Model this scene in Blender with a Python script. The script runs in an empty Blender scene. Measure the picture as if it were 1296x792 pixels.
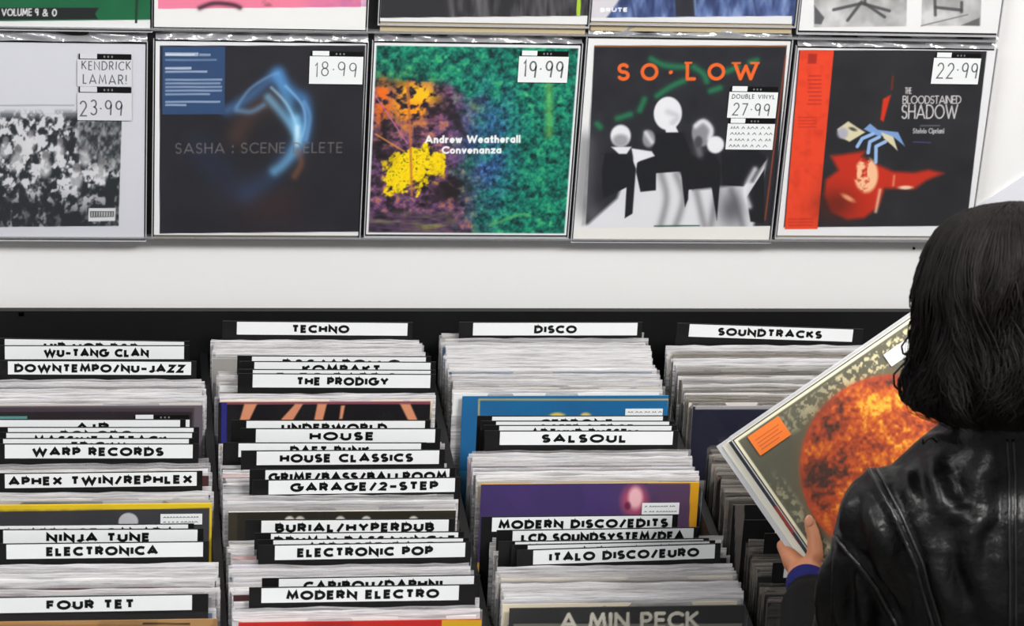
import bpy, bmesh, math, random
import numpy as np
from mathutils import Vector, Matrix, Quaternion
from mathutils.bvhtree import BVHTree

# ------------------------------------------------------------------ camera
W, H = 1296.0, 792.0
FOC, YAW, PIT, ROL = 3607.9, 0.1575, 0.443, 0.0687
CAM = Vector((0.0, -4.0604, 2.9425))
FW = Vector((math.sin(YAW) * math.cos(PIT), math.cos(YAW) * math.cos(PIT), -math.sin(PIT)))
_r0 = Vector((math.cos(YAW), -math.sin(YAW), 0))
_u0 = _r0.cross(FW)
RT = _r0 * math.cos(ROL) + _u0 * math.sin(ROL)
UP = -_r0 * math.sin(ROL) + _u0 * math.cos(ROL)

scene = bpy.context.scene
col = scene.collection
cd = bpy.data.cameras.new('camera')
cam = bpy.data.objects.new('camera', cd)
col.objects.link(cam)
cam.matrix_world = Matrix.Translation(CAM) @ Matrix((RT, UP, -FW)).transposed().to_4x4()
cd.sensor_fit = 'HORIZONTAL'; cd.sensor_width = 36; cd.lens = FOC / W * 36
cd.clip_start = 0.05; cd.clip_end = 60
cd.dof.use_dof = True; cd.dof.focus_distance = 4.15; cd.dof.aperture_fstop = 13
scene.camera = cam

# ------------------------------------------------------------------ light and exposure
scene.view_settings.view_transform = 'Standard'
scene.view_settings.look = 'None'
scene.view_settings.exposure = 0.0
scene.view_settings.gamma = 1
scene.view_settings.use_curve_mapping = False
wd = bpy.data.worlds.new('world'); scene.world = wd; wd.use_nodes = True
wd.node_tree.nodes['Background'].inputs[0].default_value = (0.95, 0.97, 1.0, 1)
wd.node_tree.nodes['Background'].inputs[1].default_value = 0.45

def area(name, loc, target, sx, sy, power, color=(1, 1, 1)):
    l = bpy.data.lights.new(name, 'AREA'); l.shape = 'RECTANGLE'; l.size = sx; l.size_y = sy
    l.energy = power; l.color = color
    o = bpy.data.objects.new(name, l); col.objects.link(o); o.location = loc
    o.rotation_euler = (Vector(target) - Vector(loc)).to_track_quat('-Z', 'Y').to_euler()
    return o
area('ceiling_lamp', (1.75, -2.35, 3.45), (0.6, -0.4, 1.1), 1.2, 0.5, 104, (1.0, 0.985, 0.96))
area('ceiling_lamp', (-1.0, -2.2, 3.45), (-0.1, -0.4, 1.2), 1.6, 0.5, 54, (0.98, 0.99, 1.0))

# ------------------------------------------------------------------ helpers: points
def ray(px, py):
    return FW * FOC + RT * (px - W / 2) - UP * (py - H / 2)
def at(px, py, Y=None, Z=None, P=None, N=None):
    d = ray(px, py)
    if Y is not None: t = (Y - CAM.y) / d.y
    elif Z is not None: t = (Z - CAM.z) / d.z
    else: t = (Vector(P) - CAM).dot(N) / d.dot(N)
    return CAM + d * t
def proj(p):
    d = Vector(p) - CAM; w = d.dot(FW)
    return W / 2 + FOC * d.dot(RT) / w, H / 2 - FOC * d.dot(UP) / w
rng = random.Random(7)

# ------------------------------------------------------------------ helpers: materials
def lin(c):
    return tuple((v / 12.92 if v <= 0.04045 else ((v + 0.055) / 1.055) ** 2.4) for v in c)
def rgb(r, g, b):
    return lin((r / 255, g / 255, b / 255)) + (1,)
MATS = {}
def mat(name, color, rough=0.5, spec=0.5, metal=0.0, bump=None, coat=0.0, var=None):
    if name in MATS: return MATS[name]
    m = bpy.data.materials.new(name); m.use_nodes = True
    nt = m.node_tree; b = nt.nodes['Principled BSDF']
    b.inputs['Base Color'].default_value = color
    b.inputs['Roughness'].default_value = rough
    b.inputs['Specular IOR Level'].default_value = spec
    b.inputs['Metallic'].default_value = metal
    b.inputs['Coat Weight'].default_value = coat
    tc = nt.nodes.new('ShaderNodeTexCoord')
    if var:
        n = nt.nodes.new('ShaderNodeTexNoise'); n.inputs['Scale'].default_value = var[0]; n.inputs['Detail'].default_value = 5
        nt.links.new(tc.outputs['Object'], n.inputs['Vector'])
        mx = nt.nodes.new('ShaderNodeMix'); mx.data_type = 'RGBA'
        mx.inputs[6].default_value = color; mx.inputs[7].default_value = var[1]
        nt.links.new(n.outputs['Fac'], mx.inputs[0]); nt.links.new(mx.outputs[2], b.inputs['Base Color'])
    if bump:
        n = nt.nodes.new('ShaderNodeTexNoise'); n.inputs['Scale'].default_value = bump[0]; n.inputs['Detail'].default_value = 4
        bp = nt.nodes.new('ShaderNodeBump'); bp.inputs['Strength'].default_value = bump[1]; bp.inputs['Distance'].default_value = bump[2]
        nt.links.new(tc.outputs['Object'], n.inputs['Vector'])
        nt.links.new(n.outputs['Fac'], bp.inputs['Height']); nt.links.new(bp.outputs[0], b.inputs['Normal'])
    MATS[name] = m
    return m
def film(name, color, body, gloss, rough, bump=None, vary=0):
    """clear plastic: mostly see-through, a little body colour, a glossy skin"""
    m = bpy.data.materials.new(name); m.use_nodes = True
    nt = m.node_tree; nt.nodes.remove(nt.nodes['Principled BSDF'])
    out = nt.nodes['Material Output']
    tr = nt.nodes.new('ShaderNodeBsdfTransparent')
    df = nt.nodes.new('ShaderNodeBsdfDiffuse'); df.inputs[0].default_value = color
    gl = nt.nodes.new('ShaderNodeBsdfGlossy'); gl.inputs['Roughness'].default_value = rough
    fr = nt.nodes.new('ShaderNodeFresnel'); fr.inputs[0].default_value = gloss
    m1 = nt.nodes.new('ShaderNodeMixShader'); m1.inputs[0].default_value = body
    m2 = nt.nodes.new('ShaderNodeMixShader')
    if vary:
        oi = nt.nodes.new('ShaderNodeObjectInfo'); mr = nt.nodes.new('ShaderNodeMapRange')
        mr.inputs[3].default_value = body - vary; mr.inputs[4].default_value = body + vary
        nt.links.new(oi.outputs['Random'], mr.inputs[0])
        tc = nt.nodes.new('ShaderNodeTexCoord'); mp = nt.nodes.new('ShaderNodeMapping'); mp.inputs['Scale'].default_value = (11, 1, 330)
        ns = nt.nodes.new('ShaderNodeTexNoise'); ns.inputs['Scale'].default_value = 1; ns.inputs['Detail'].default_value = 3; ns.inputs['Roughness'].default_value = .7
        ad = nt.nodes.new('ShaderNodeVectorMath'); ad.operation = 'ADD'
        nt.links.new(tc.outputs['Object'], ad.inputs[0]); nt.links.new(oi.outputs['Random'], ad.inputs[1]); nt.links.new(ad.outputs[0], mp.inputs[0]); nt.links.new(mp.outputs[0], ns.inputs['Vector'])
        m3 = nt.nodes.new('ShaderNodeMapRange'); m3.inputs[1].default_value = .35; m3.inputs[2].default_value = .68; m3.inputs[3].default_value = .45; m3.inputs[4].default_value = 1.4
        nt.links.new(ns.outputs['Fac'], m3.inputs[0])
        mu = nt.nodes.new('ShaderNodeMath'); mu.operation = 'MULTIPLY'; mu.use_clamp = True
        nt.links.new(mr.outputs[0], mu.inputs[0]); nt.links.new(m3.outputs[0], mu.inputs[1]); nt.links.new(mu.outputs[0], m1.inputs[0])
    nt.links.new(tr.outputs[0], m1.inputs[1]); nt.links.new(df.outputs[0], m1.inputs[2])
    nt.links.new(fr.outputs[0], m2.inputs[0]); nt.links.new(m1.outputs[0], m2.inputs[1]); nt.links.new(gl.outputs[0], m2.inputs[2])
    nt.links.new(m2.outputs[0], out.inputs[0])
    if bump:
        tc = nt.nodes.new('ShaderNodeTexCoord')
        n = nt.nodes.new('ShaderNodeTexNoise'); n.inputs['Scale'].default_value = bump[0]; n.inputs['Detail'].default_value = 3
        bp = nt.nodes.new('ShaderNodeBump'); bp.inputs['Strength'].default_value = bump[1]; bp.inputs['Distance'].default_value = bump[2]
        nt.links.new(tc.outputs['Object'], n.inputs['Vector']); nt.links.new(n.outputs['Fac'], bp.inputs['Height'])
        nt.links.new(bp.outputs[0], gl.inputs['Normal']); nt.links.new(bp.outputs[0], fr.inputs['Normal'])
    MATS[name] = m
    return m
def print_mat(name, rough=0.45):
    if name in MATS: return MATS[name]
    m = bpy.data.materials.new(name); m.use_nodes = True
    nt = m.node_tree; b = nt.nodes['Principled BSDF']; b.inputs['Roughness'].default_value = rough
    b.inputs['Specular IOR Level'].default_value = 0.3
    a = nt.nodes.new('ShaderNodeVertexColor'); a.layer_name = 'print'
    nt.links.new(a.outputs[0], b.inputs['Base Color'])
    MATS[name] = m
    return m

M_wall = mat('white_wall_paint', rgb(236, 235, 234), 0.6, 0.3, bump=(120, 0.08, 0.002))
M_black = mat('black_laminate', rgb(17, 17, 18), 0.5, 0.4)
M_board = mat('black_display_board', rgb(22, 22, 24), 0.45, 0.4)
M_card = mat('black_divider_plastic', rgb(16, 16, 17), 0.4, 0.5)
M_white = mat('white_label', rgb(232, 234, 235), 0.45, 0.4)
M_ink = mat('black_lettering', rgb(10, 10, 11), 0.5, 0.3)
M_pen = mat('grey_marker_ink', rgb(104, 106, 110), 0.6, 0.2)
M_sleeve = film('milky_sleeve_plastic', rgb(232, 230, 232), 0.46, 1.5, 0.16, (220, 0.5, 0.002), .30)
M_sleeve_shade = film('shaded_sleeve_plastic', rgb(200, 194, 186), 0.12, 1.5, 0.16, (220, 0.5, 0.002), .10)  # greyer, less milky film: shade over the rightmost bin put into its colour
M_film = film('clear_sleeve_plastic', rgb(225, 226, 230), 0.006, 1.14, 0.10, (40, 0.25, 0.002))
M_edge = film('sleeve_plastic_edge', rgb(232, 232, 236), 0.6, 1.5, 0.15)
M_flap = film('crumpled_sleeve_flap', rgb(232, 232, 238), 0.34, 2.4, 0.16, (90, .6, .004))
M_acryl = film('clear_acrylic', rgb(225, 226, 230), 0.22, 1.5, 0.08)
M_print = print_mat('printed_cover')
M_buff = mat('buff_card', rgb(184, 168, 136), 0.7, 0.2)
M_skin = mat('skin', rgb(196, 134, 98), 0.5, 0.4, bump=(300, 0.1, 0.001), var=(40, rgb(180, 112, 80)))
M_nail = mat('finger_nail', rgb(205, 140, 112), 0.3, 0.5)
M_leather = mat('black_leather', rgb(7, 7, 8), 0.40, 0.27, bump=(60, 0.6, 0.004))
M_leather_trim = mat('black_leather_seam', rgb(17, 17, 18), 0.36, 0.55, bump=(400, 0.3, 0.001))
M_knit = mat('black_knit', rgb(15, 14, 14), 0.9, 0.2, bump=(500, 0.8, 0.003))
M_cuff = mat('blue_cuff', rgb(26, 28, 92), 0.8, 0.2)
M_hair = mat('black_hair', rgb(9, 7, 7), 0.55, 0.2)
M_hair2 = mat('black_brown_hair', rgb(14, 10, 9), 0.55, 0.16)
M_denim = mat('dark_trousers', rgb(24, 25, 30), 0.8, 0.2)
M_shoe = mat('black_shoe', rgb(18, 18, 18), 0.5, 0.4)
M_floor = mat('grey_floor', rgb(120, 115, 110), 0.6, 0.3, var=(6, rgb(100, 96, 92)))
M_ceil = mat('white_ceiling', rgb(235, 235, 232), 0.8, 0.2)

# ------------------------------------------------------------------ helpers: objects
def link(name, me, parent=None, m=None):
    o = bpy.data.objects.new(name, me); col.objects.link(o)
    if parent is not None: o.parent = parent
    if m is not None:
        for x in (m if isinstance(m, (list, tuple)) else [m]): me.materials.append(x)
    return o
def tag(o, label, cat, group=None, kind=None):
    if label: o['label'] = label
    if cat: o['category'] = cat
    if group: o['group'] = group
    if kind: o['kind'] = kind
    return o
class MB:
    def __init__(s): s.v = []; s.f = []; s.mi = []
    def add(s, vs, fs, mi=0):
        b = len(s.v); s.v += [tuple(v) for v in vs]
        for f in fs: s.f.append([b + i for i in f]); s.mi.append(mi)
    def box(s, x0, y0, z0, x1, y1, z1, mi=0):
        s.add([(x0, y0, z0), (x1, y0, z0), (x1, y1, z0), (x0, y1, z0), (x0, y0, z1), (x1, y0, z1), (x1, y1, z1), (x0, y1, z1)],
              [(0, 3, 2, 1), (4, 5, 6, 7), (0, 1, 5, 4), (1, 2, 6, 5), (2, 3, 7, 6), (3, 0, 4, 7)], mi)
    def quad(s, a, b, c, d, mi=0): s.add([a, b, c, d], [(0, 1, 2, 3)], mi)
    def ribbon(s, pts, w, y, mi=0):
        """flat mitred stroke in the local xz plane at depth y"""
        pts = [Vector(p) for p in pts]
        L = []; n = len(pts)
        closed = (pts[0] - pts[-1]).length < 1e-9 and n > 2
        for i in range(n):
            a = pts[i] - pts[i - 1] if i else (pts[0] - pts[-2] if closed else None)
            c = pts[i + 1] - pts[i] if i < n - 1 else (pts[1] - pts[0] if closed else None)
            a = (a or c).normalized(); c = (c or a).normalized()
            na = Vector((-a.y, a.x)); nc = Vector((-c.y, c.x)); m = na + nc
            if m.length < 1e-6: m = na
            m.normalize(); k = min(1.0 / max(m.dot(na), 0.2), 2.2)
            L.append(m * k * w / 2)
        vs = []
        for p, o in zip(pts, L):
            vs += [(p.x + o.x, y, p.y + o.y), (p.x - o.x, y, p.y - o.y)]
        s.add(vs, [(2 * i, 2 * i + 1, 2 * i + 3, 2 * i + 2) for i in range(n - 1)], mi)
    def tube(s, pts, rad, n=8, mi=0, cap=True):
        pts = [Vector(p) for p in pts]; rings = []
        t0 = (pts[1] - pts[0]).normalized()
        ref = Vector((0, 0, 1)) if abs(t0.z) < .9 else Vector((1, 0, 0))
        nx = t0.cross(ref).normalized()
        for i, p in enumerate(pts):
            t = ((pts[min(i + 1, len(pts) - 1)] - pts[max(i - 1, 0)])).normalized()
            nx = (nx - t * nx.dot(t)).normalized(); ny = t.cross(nx)
            r = rad[i] if isinstance(rad, (list, tuple)) else rad
            rings.append([p + (nx * math.cos(2 * math.pi * k / n) + ny * math.sin(2 * math.pi * k / n)) * r for k in range(n)])
        s.rings(rings, mi, cap)
    def rings(s, rings, mi=0, cap=True):
        n = len(rings[0]); vs = [v for r in rings for v in r]
        fs = [(i * n + k, i * n + (k + 1) % n, (i + 1) * n + (k + 1) % n, (i + 1) * n + k) for i in range(len(rings) - 1) for k in range(n)]
        if cap: fs += [tuple(range(n))[::-1], tuple((len(rings) - 1) * n + k for k in range(n))]
        s.add(vs, fs, mi)
    def capsule(s, a, b, ra, rb, n=18):
        a = Vector(a); b = Vector(b); d = (b - a).normalized(); pts = []; rs = []
        for k in range(6):
            t = math.pi / 2 * k / 6; pts.append(a - d * ra * math.cos(t)); rs.append(max(ra * math.sin(t), .0004))
        pts += [a, b]; rs += [ra, rb]
        for k in range(5, -1, -1):
            t = math.pi / 2 * k / 6; pts.append(b + d * rb * math.cos(t)); rs.append(max(rb * math.sin(t), .0004))
        s.tube(pts, rs, n)
    def chain(s, pts, rs, n=18):
        for i in range(len(pts) - 1): s.capsule(pts[i], pts[i + 1], rs[i], rs[i + 1], n)
    def ellipsoid(s, c, rx, ry, rz, q=None, n=24, m=14):
        c = Vector(c); R = []
        for j in range(m + 1):
            t = math.pi * j / m; st = max(math.sin(t), .002)
            ring = []
            for k in range(n):
                a = 2 * math.pi * k / n
                v = Vector((rx * st * math.cos(a), ry * st * math.sin(a), -rz * math.cos(t)))
                ring.append(c + (q @ v if q else v))
            R.append(ring)
        s.rings(R)
    def mesh(s, name='mesh', smooth=False):
        me = bpy.data.meshes.new(name); me.from_pydata(s.v, [], s.f)
        me.polygons.foreach_set('material_index', s.mi)
        if smooth: me.polygons.foreach_set('use_smooth', [True] * len(s.f))
        me.update(); return me
    def build(s, name, m, parent=None, smooth=False):
        return link(name, s.mesh(name, smooth), parent, m)
def remeshed(mb, voxel, smooth=4, name='mesh'):
    o = mb.build('tmp', None)
    r = o.modifiers.new('r', 'REMESH'); r.mode = 'VOXEL'; r.voxel_size = voxel; r.use_smooth_shade = True
    if smooth:
        k = o.modifiers.new('s', 'SMOOTH'); k.factor = 0.5; k.iterations = smooth
    dg = bpy.context.evaluated_depsgraph_get()
    me = bpy.data.meshes.new_from_object(o.evaluated_get(dg)); me.name = name
    old = o.data; bpy.data.objects.remove(o); bpy.data.meshes.remove(old)
    me.polygons.foreach_set('use_smooth', [True] * len(me.polygons))
    return me

# ------------------------------------------------------------------ helpers: stroke letters (cap height 1)
def arc(cx, cy, rx, ry, a0, a1, n=10):
    return [(cx + rx * math.cos(math.radians(a0 + (a1 - a0) * i / n)), cy + ry * math.sin(math.radians(a0 + (a1 - a0) * i / n))) for i in range(n + 1)]
G = {
 'A': (.9, [[(0, 0), (.45, 1), (.9, 0)], [(.17, .28), (.73, .28)]]),
 'B': (.6, [[(0, 0), (0, 1), (.3, 1)] + arc(.3, .77, .24, .23, 90, -90) + [(0, .54)], [(.3, .54)] + arc(.32, .27, .28, .27, 90, -90) + [(0, 0)]]),
 'C': (.8, [arc(.5, .5, .5, .5, 48, 312, 16)]),
 'D': (.75, [[(0, 0), (0, 1), (.25, 1)] + arc(.25, .5, .5, .5, 90, -90, 14) + [(0, 0)]]),
 'E': (.5, [[(.5, 1), (0, 1), (0, 0), (.5, 0)], [(0, .52), (.45, .52)]]),
 'F': (.5, [[(.5, 1), (0, 1), (0, 0)], [(0, .5), (.44, .5)]]),
 'G': (.98, [arc(.5, .5, .5, .5, 48, 360, 18) + [(.56, .5)]]),
 'H': (.7, [[(0, 0), (0, 1)], [(.7, 0), (.7, 1)], [(0, .52), (.7, .52)]]),
 'I': (.0, [[(0, 0), (0, 1)]]),
 'J': (.4, [[(.4, 1), (.4, .2)] + arc(.2, .2, .2, .2, 0, -170, 8)]),
 'K': (.62, [[(0, 0), (0, 1)], [(.6, 1), (.02, .48)], [(.16, .58), (.65, 0)]]),
 'L': (.45, [[(0, 1), (0, 0), (.45, 0)]]),
 'M': (.95, [[(0, 0), (.14, 1), (.475, .2), (.81, 1), (.95, 0)]]),
 'N': (.75, [[(0, 0), (0, 1), (.75, 0), (.75, 1)]]),
 'O': (1.0, [arc(.5, .5, .5, .5, 0, 360, 24)]),
 'P': (.55, [[(0, 0), (0, 1), (.28, 1)] + arc(.28, .73, .27, .27, 90, -90) + [(0, .46)]]),
 'Q': (1.0, [arc(.5, .5, .5, .5, 0, 360, 24), [(.6, .3), (.95, 0)]]),
 'R': (.6, [[(0, 0), (0, 1), (.28, 1)] + arc(.28, .74, .27, .26, 90, -90) + [(0, .48)], [(.26, .48), (.58, 0)]]),
 'S': (.54, [arc(.27, .745, .25, .255, 35, 270, 12) + arc(.27, .25, .27, .25, 90, -150, 12)[1:]]),
 'T': (.6, [[(0, 1), (.6, 1)], [(.3, 1), (.3, 0)]]),
 'U': (.66, [[(0, 1), (0, .33)] + arc(.33, .33, .33, .33, 180, 360, 12) + [(.66, 1)]]),
 'V': (.84, [[(0, 1), (.42, 0), (.84, 1)]]),
 'W': (1.3, [[(0, 1), (.33, 0), (.65, .9), (.97, 0), (1.3, 1)]]),
 'X': (.75, [[(0, 0), (.75, 1)], [(0, 1), (.75, 0)]]),
 'Y': (.78, [[(0, 1), (.39, .45), (.78, 1)], [(.39, .45), (.39, 0)]]),
 'Z': (.65, [[(0, 1), (.65, 1), (0, 0), (.65, 0)]]),
 '/': (.5, [[(0, -.12), (.5, 1.1)]]), '-': (.5, [[(-.05, .44), (.55, .44)]]), ' ': (.22, []),
 '&': (.75, [[(.75, 0), (.18, .72)] + arc(.34, .8, .18, .2, 200, -40, 10) + [(.1, .42)] + arc(.28, .25, .26, .25, 130, 330, 10) + [(.72, .45)]]),
 '!': (0, [[(0, 1), (0, .3)], [(0, .1), (0, 0)]]), '.': (0, [[(0, .1), (0, 0)]]), ':': (0, [[(0, .15), (0, 0)], [(0, .75), (0, .6)]]),
 '*': (.06, [[(0, .46), (.06, .54)]]),
 '0': (.6, [arc(.3, .5, .3, .5, 0, 360, 20)]), '1': (.15, [[(0, .8), (.15, 1), (.15, 0)]]),
 '2': (.55, [arc(.27, .72, .27, .28, 165, -30, 12) + [(0, 0), (.58, 0)]]),
 '3': (.5, [arc(.24, .76, .24, .24, 150, -90, 10), arc(.24, .27, .28, .27, 90, -150, 12)]),
 '6': (.56, [arc(.28, .28, .28, .28, 0, 360, 14), [(.01, .34), (.34, 1)]]),
 '7': (.55, [[(0, 1), (.55, 1), (.15, 0)]]),
 '8': (.54, [arc(.27, .77, .22, .23, 0, 360, 14), arc(.27, .27, .27, .27, 0, 360, 14)]),
 '9': (.54, [arc(.26, .72, .26, .28, 0, 360, 14), [(.52, .72), (.46, 0)]]),
 'a': (.5, [arc(.24, .3, .24, .3, 0, 360, 14), [(.48, .6), (.48, 0)]]), 'd': (.5, [arc(.24, .3, .24, .3, 0, 360, 14), [(.48, 1), (.48, 0)]]),
 'e': (.5, [[(0, .32), (.48, .32)] + arc(.24, .3, .24, .3, 0, 310, 14)]), 'h': (.45, [[(0, 0), (0, 1)], [(0, .35)] + arc(.22, .36, .22, .24, 180, 0, 8) + [(.44, 0)]]),
 'l': (0, [[(0, 0), (0, 1)]]), 'n': (.45, [[(0, 0), (0, .62)], [(0, .35)] + arc(.22, .36, .22, .24, 180, 0, 8) + [(.44, 0)]]),
 'o': (.5, [arc(.25, .3, .25, .3, 0, 360, 14)]), 'r': (.3, [[(0, 0), (0, .62)], [(0, .4)] + arc(.16, .42, .16, .18, 180, 60, 6)]),
 't': (.3, [[(.14, .9), (.14, 0), (.28, .02)], [(0, .62), (.3, .62)]]), 'v': (.46, [[(0, .62), (.23, 0), (.46, .62)]]),
 'w': (.7, [[(0, .62), (.18, 0), (.35, .55), (.52, 0), (.7, .62)]]), 'z': (.42, [[(0, .6), (.42, .6), (0, 0), (.42, 0)]]),
 'i': (0, [[(0, 0), (0, .62)], [(0, .85), (0, .95)]]), 'p': (.5, [arc(.25, .3, .25, .3, 0, 360, 14), [(0, .6), (0, -.3)]]),
}
def strokes(text, x0, x1, z0, z1, thick, gap=None, jitter=0, r=rng):
    """polylines that set `text` into the box; thick is the stroke width as a share of the height"""
    hgt = z1 - z0; gap = (thick + .13) if gap is None else gap
    adv = 0; items = []
    for ch in text:
        w, ss = G.get(ch, G['-']); items.append((adv, ss)); adv += w + gap
    tot = adv - gap + thick
    sx = (x1 - x0) / tot; out = []
    for a, ss in items:
        dj = r.uniform(-jitter, jitter); tilt = r.uniform(-jitter, jitter)
        for st in ss:
            out.append([(x0 + (a + thick / 2 + px + tilt * pz) * sx, z0 + (thick / 2 + pz * (1 - thick) + dj) * hgt) for px, pz in st])
    return out
def letter_mesh(text, x0, x1, z0, z1, thick, y, m, parent, name='lettering', jitter=0, gap=None):
    mb = MB()
    for st in strokes(text, x0, x1, z0, z1, thick, gap, jitter): mb.ribbon(st, thick * (z1 - z0), y)
    return mb.build(name, m, parent)

# ------------------------------------------------------------------ helpers: printed pictures (colour per mesh point)
class Print:
    """a picture painted on a fine grid; photo coordinates are used as the picture's own coordinates"""
    def __init__(s, TL, TR, BL, nx, ny, base):
        s.nx, s.ny = nx, ny
        u, v = np.meshgrid(np.linspace(0, 1, nx), np.linspace(0, 1, ny))
        s.u, s.v = u, v
        s.X = TL[0] + u * (TR[0] - TL[0]) + v * (BL[0] - TL[0]); s.Y = TL[1] + u * (TR[1] - TL[1]) + v * (BL[1] - TL[1])
        s.C = np.empty((ny, nx, 3)); s.C[:] = np.array(base) / 255.
    def blend(s, c, a):
        c = np.array(c) / 255. if not (isinstance(c, np.ndarray) and c.ndim == 3) else c
        a = np.clip(a, 0, 1)[..., None]; s.C = s.C * (1 - a) + c * a
    def rect(s, x0, y0, x1, y1, c, a=1., soft=.6, skew=0.):
        X = s.X - skew * (s.Y - y0)
        d = np.minimum(np.minimum(X - x0, x1 - X), np.minimum(s.Y - y0, y1 - s.Y)); s.blend(c, a * np.clip(d / soft + .5, 0, 1))
    def ell(s, cx, cy, rx, ry, c, a=1., soft=1., ang=0.):
        t = math.radians(ang); dx, dy = s.X - cx, s.Y - cy
        p = dx * math.cos(t) + dy * math.sin(t); q = -dx * math.sin(t) + dy * math.cos(t)
        d = (1 - np.sqrt((p / rx) ** 2 + (q / ry) ** 2)) * min(rx, ry); s.blend(c, a * np.clip(d / soft + .5, 0, 1))
    def dist(s, pts):
        D = np.full(s.X.shape, 1e9)
        for (ax, ay), (bx, by) in zip(pts[:-1], pts[1:]):
            vx, vy = bx - ax, by - ay; L = vx * vx + vy * vy + 1e-9
            t = np.clip(((s.X - ax) * vx + (s.Y - ay) * vy) / L, 0, 1)
            D = np.minimum(D, np.hypot(s.X - ax - t * vx, s.Y - ay - t * vy))
        return D
    def line(s, pts, w, c, a=1., soft=.8): s.blend(c, a * np.clip((w / 2 - s.dist(pts)) / soft + .5, 0, 1))
    def glow(s, pts, w, c, a=1.):
        if len(pts) > 2:
            q = [pts[0]] + list(pts) + [pts[-1]]; o = []
            for i in range(1, len(q) - 2):
                for t in (0, .25, .5, .75):
                    o.append(tuple(.5 * (2 * q[i][k] + (q[i + 1][k] - q[i - 1][k]) * t + (2 * q[i - 1][k] - 5 * q[i][k] + 4 * q[i + 1][k] - q[i + 2][k]) * t * t + (3 * q[i][k] - q[i - 1][k] - 3 * q[i + 1][k] + q[i + 2][k]) * t ** 3) for k in (0, 1)))
            pts = o + [pts[-1]]
        s.blend(c, a * np.exp(-(s.dist(pts) / w) ** 2))
    def poly(s, pts, c, a=1., soft=1.):
        ins = np.zeros(s.X.shape, bool); n = len(pts)
        for i in range(n):
            (x1, y1), (x2, y2) = pts[i], pts[(i + 1) % n]
            if y1 == y2: continue
            ins ^= ((y1 > s.Y) != (y2 > s.Y)) & (s.X < (x2 - x1) * (s.Y - y1) / (y2 - y1) + x1)
        d = s.dist(list(pts) + [pts[0]]) * np.where(ins, 1, -1); s.blend(c, a * np.clip(d / soft + .5, 0, 1))
    def text(s, t, x0, x1, y0, y1, c, thick=.14, a=1., gap=None, slope=0.):
        for st in strokes(t, x0, x1, 0, 1, thick, gap):
            s.line([(x, y1 - z * (y1 - y0) + slope * (x - x0)) for x, z in st], thick * (y1 - y0), c, a, .7)
    def noise(s, scale, seed, octs=3, sx=1., sy=1.):
        r = np.random.RandomState(seed); out = 0; amp = 1; tot = 0
        for k in range(octs):
            g = r.rand(64, 64); f = 1. / scale * 2 ** k
            x = (s.X * f / sx) % 64; y = (s.Y * f / sy) % 64
            i, j = np.floor(x).astype(int), np.floor(y).astype(int); fx, fy = x - i, y - j
            fx = fx * fx * (3 - 2 * fx); fy = fy * fy * (3 - 2 * fy)
            a = g[j % 64, i % 64]; b = g[j % 64, (i + 1) % 64]; c = g[(j + 1) % 64, i % 64]; d = g[(j + 1) % 64, (i + 1) % 64]
            out = out + amp * (a * (1 - fx) * (1 - fy) + b * fx * (1 - fy) + c * (1 - fx) * fy + d * fx * fy); tot += amp; amp *= .6
        return out / tot
    def ramp(s, t, stops):
        t = np.clip(t, 0, 1); xs = [a for a, _ in stops]
        return np.stack([np.interp(t, xs, [c[k] / 255. for _, c in stops]) for k in range(3)], -1)
    def build(s, name, w, h, y, parent, x0=0., z0=0., m=None):
        xs = (x0 + s.u * w).ravel(); zs = (z0 + (1 - s.v) * h).ravel()
        co = np.stack([xs, np.full_like(xs, y), zs], -1)
        nx, ny = s.nx, s.ny
        idx = np.arange(nx * ny).reshape(ny, nx)
        f = np.stack([idx[1:, :-1], idx[1:, 1:], idx[:-1, 1:], idx[:-1, :-1]], -1).reshape(-1, 4)
        me = bpy.data.meshes.new(name)
        me.vertices.add(len(co)); me.vertices.foreach_set('co', co.ravel())
        me.loops.add(f.size); me.loops.foreach_set('vertex_index', f.ravel())
        me.polygons.add(len(f)); me.polygons.foreach_set('loop_start', np.arange(0, f.size, 4))
        me.update(calc_edges=True)
        C = np.clip(s.C, 0, 1).reshape(-1, 3); C = np.where(C <= .04045, C / 12.92, ((C + .055) / 1.055) ** 2.4)
        at_ = me.color_attributes.new('print', 'FLOAT_COLOR', 'POINT')
        at_.data.foreach_set('color', np.concatenate([C, np.ones((len(C), 1))], 1).ravel())
        return link(name, me, parent, m or M_print)

# ------------------------------------------------------------------ the room
def structure(name, mb, m):
    return tag(mb.build(name, m), None, None, kind='structure')
b = MB(); b.box(-4, 0, 0, 5, .1, 3.6); structure('wall_back', b, M_wall)
b = MB(); b.box(-4, -6, -.1, 5, .1, 0); structure('floor', b, M_floor)
b = MB(); b.box(-4, -6, 3.6, 5, .1, 3.7); structure('ceiling', b, M_ceil)
b = MB(); b.box(-4.1, -6, 0, -4, .1, 3.6); structure('wall_left', b, M_wall)
b = MB(); b.box(5, -6, 0, 5.1, .1, 3.6); structure('wall_right', b, M_wall)

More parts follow.
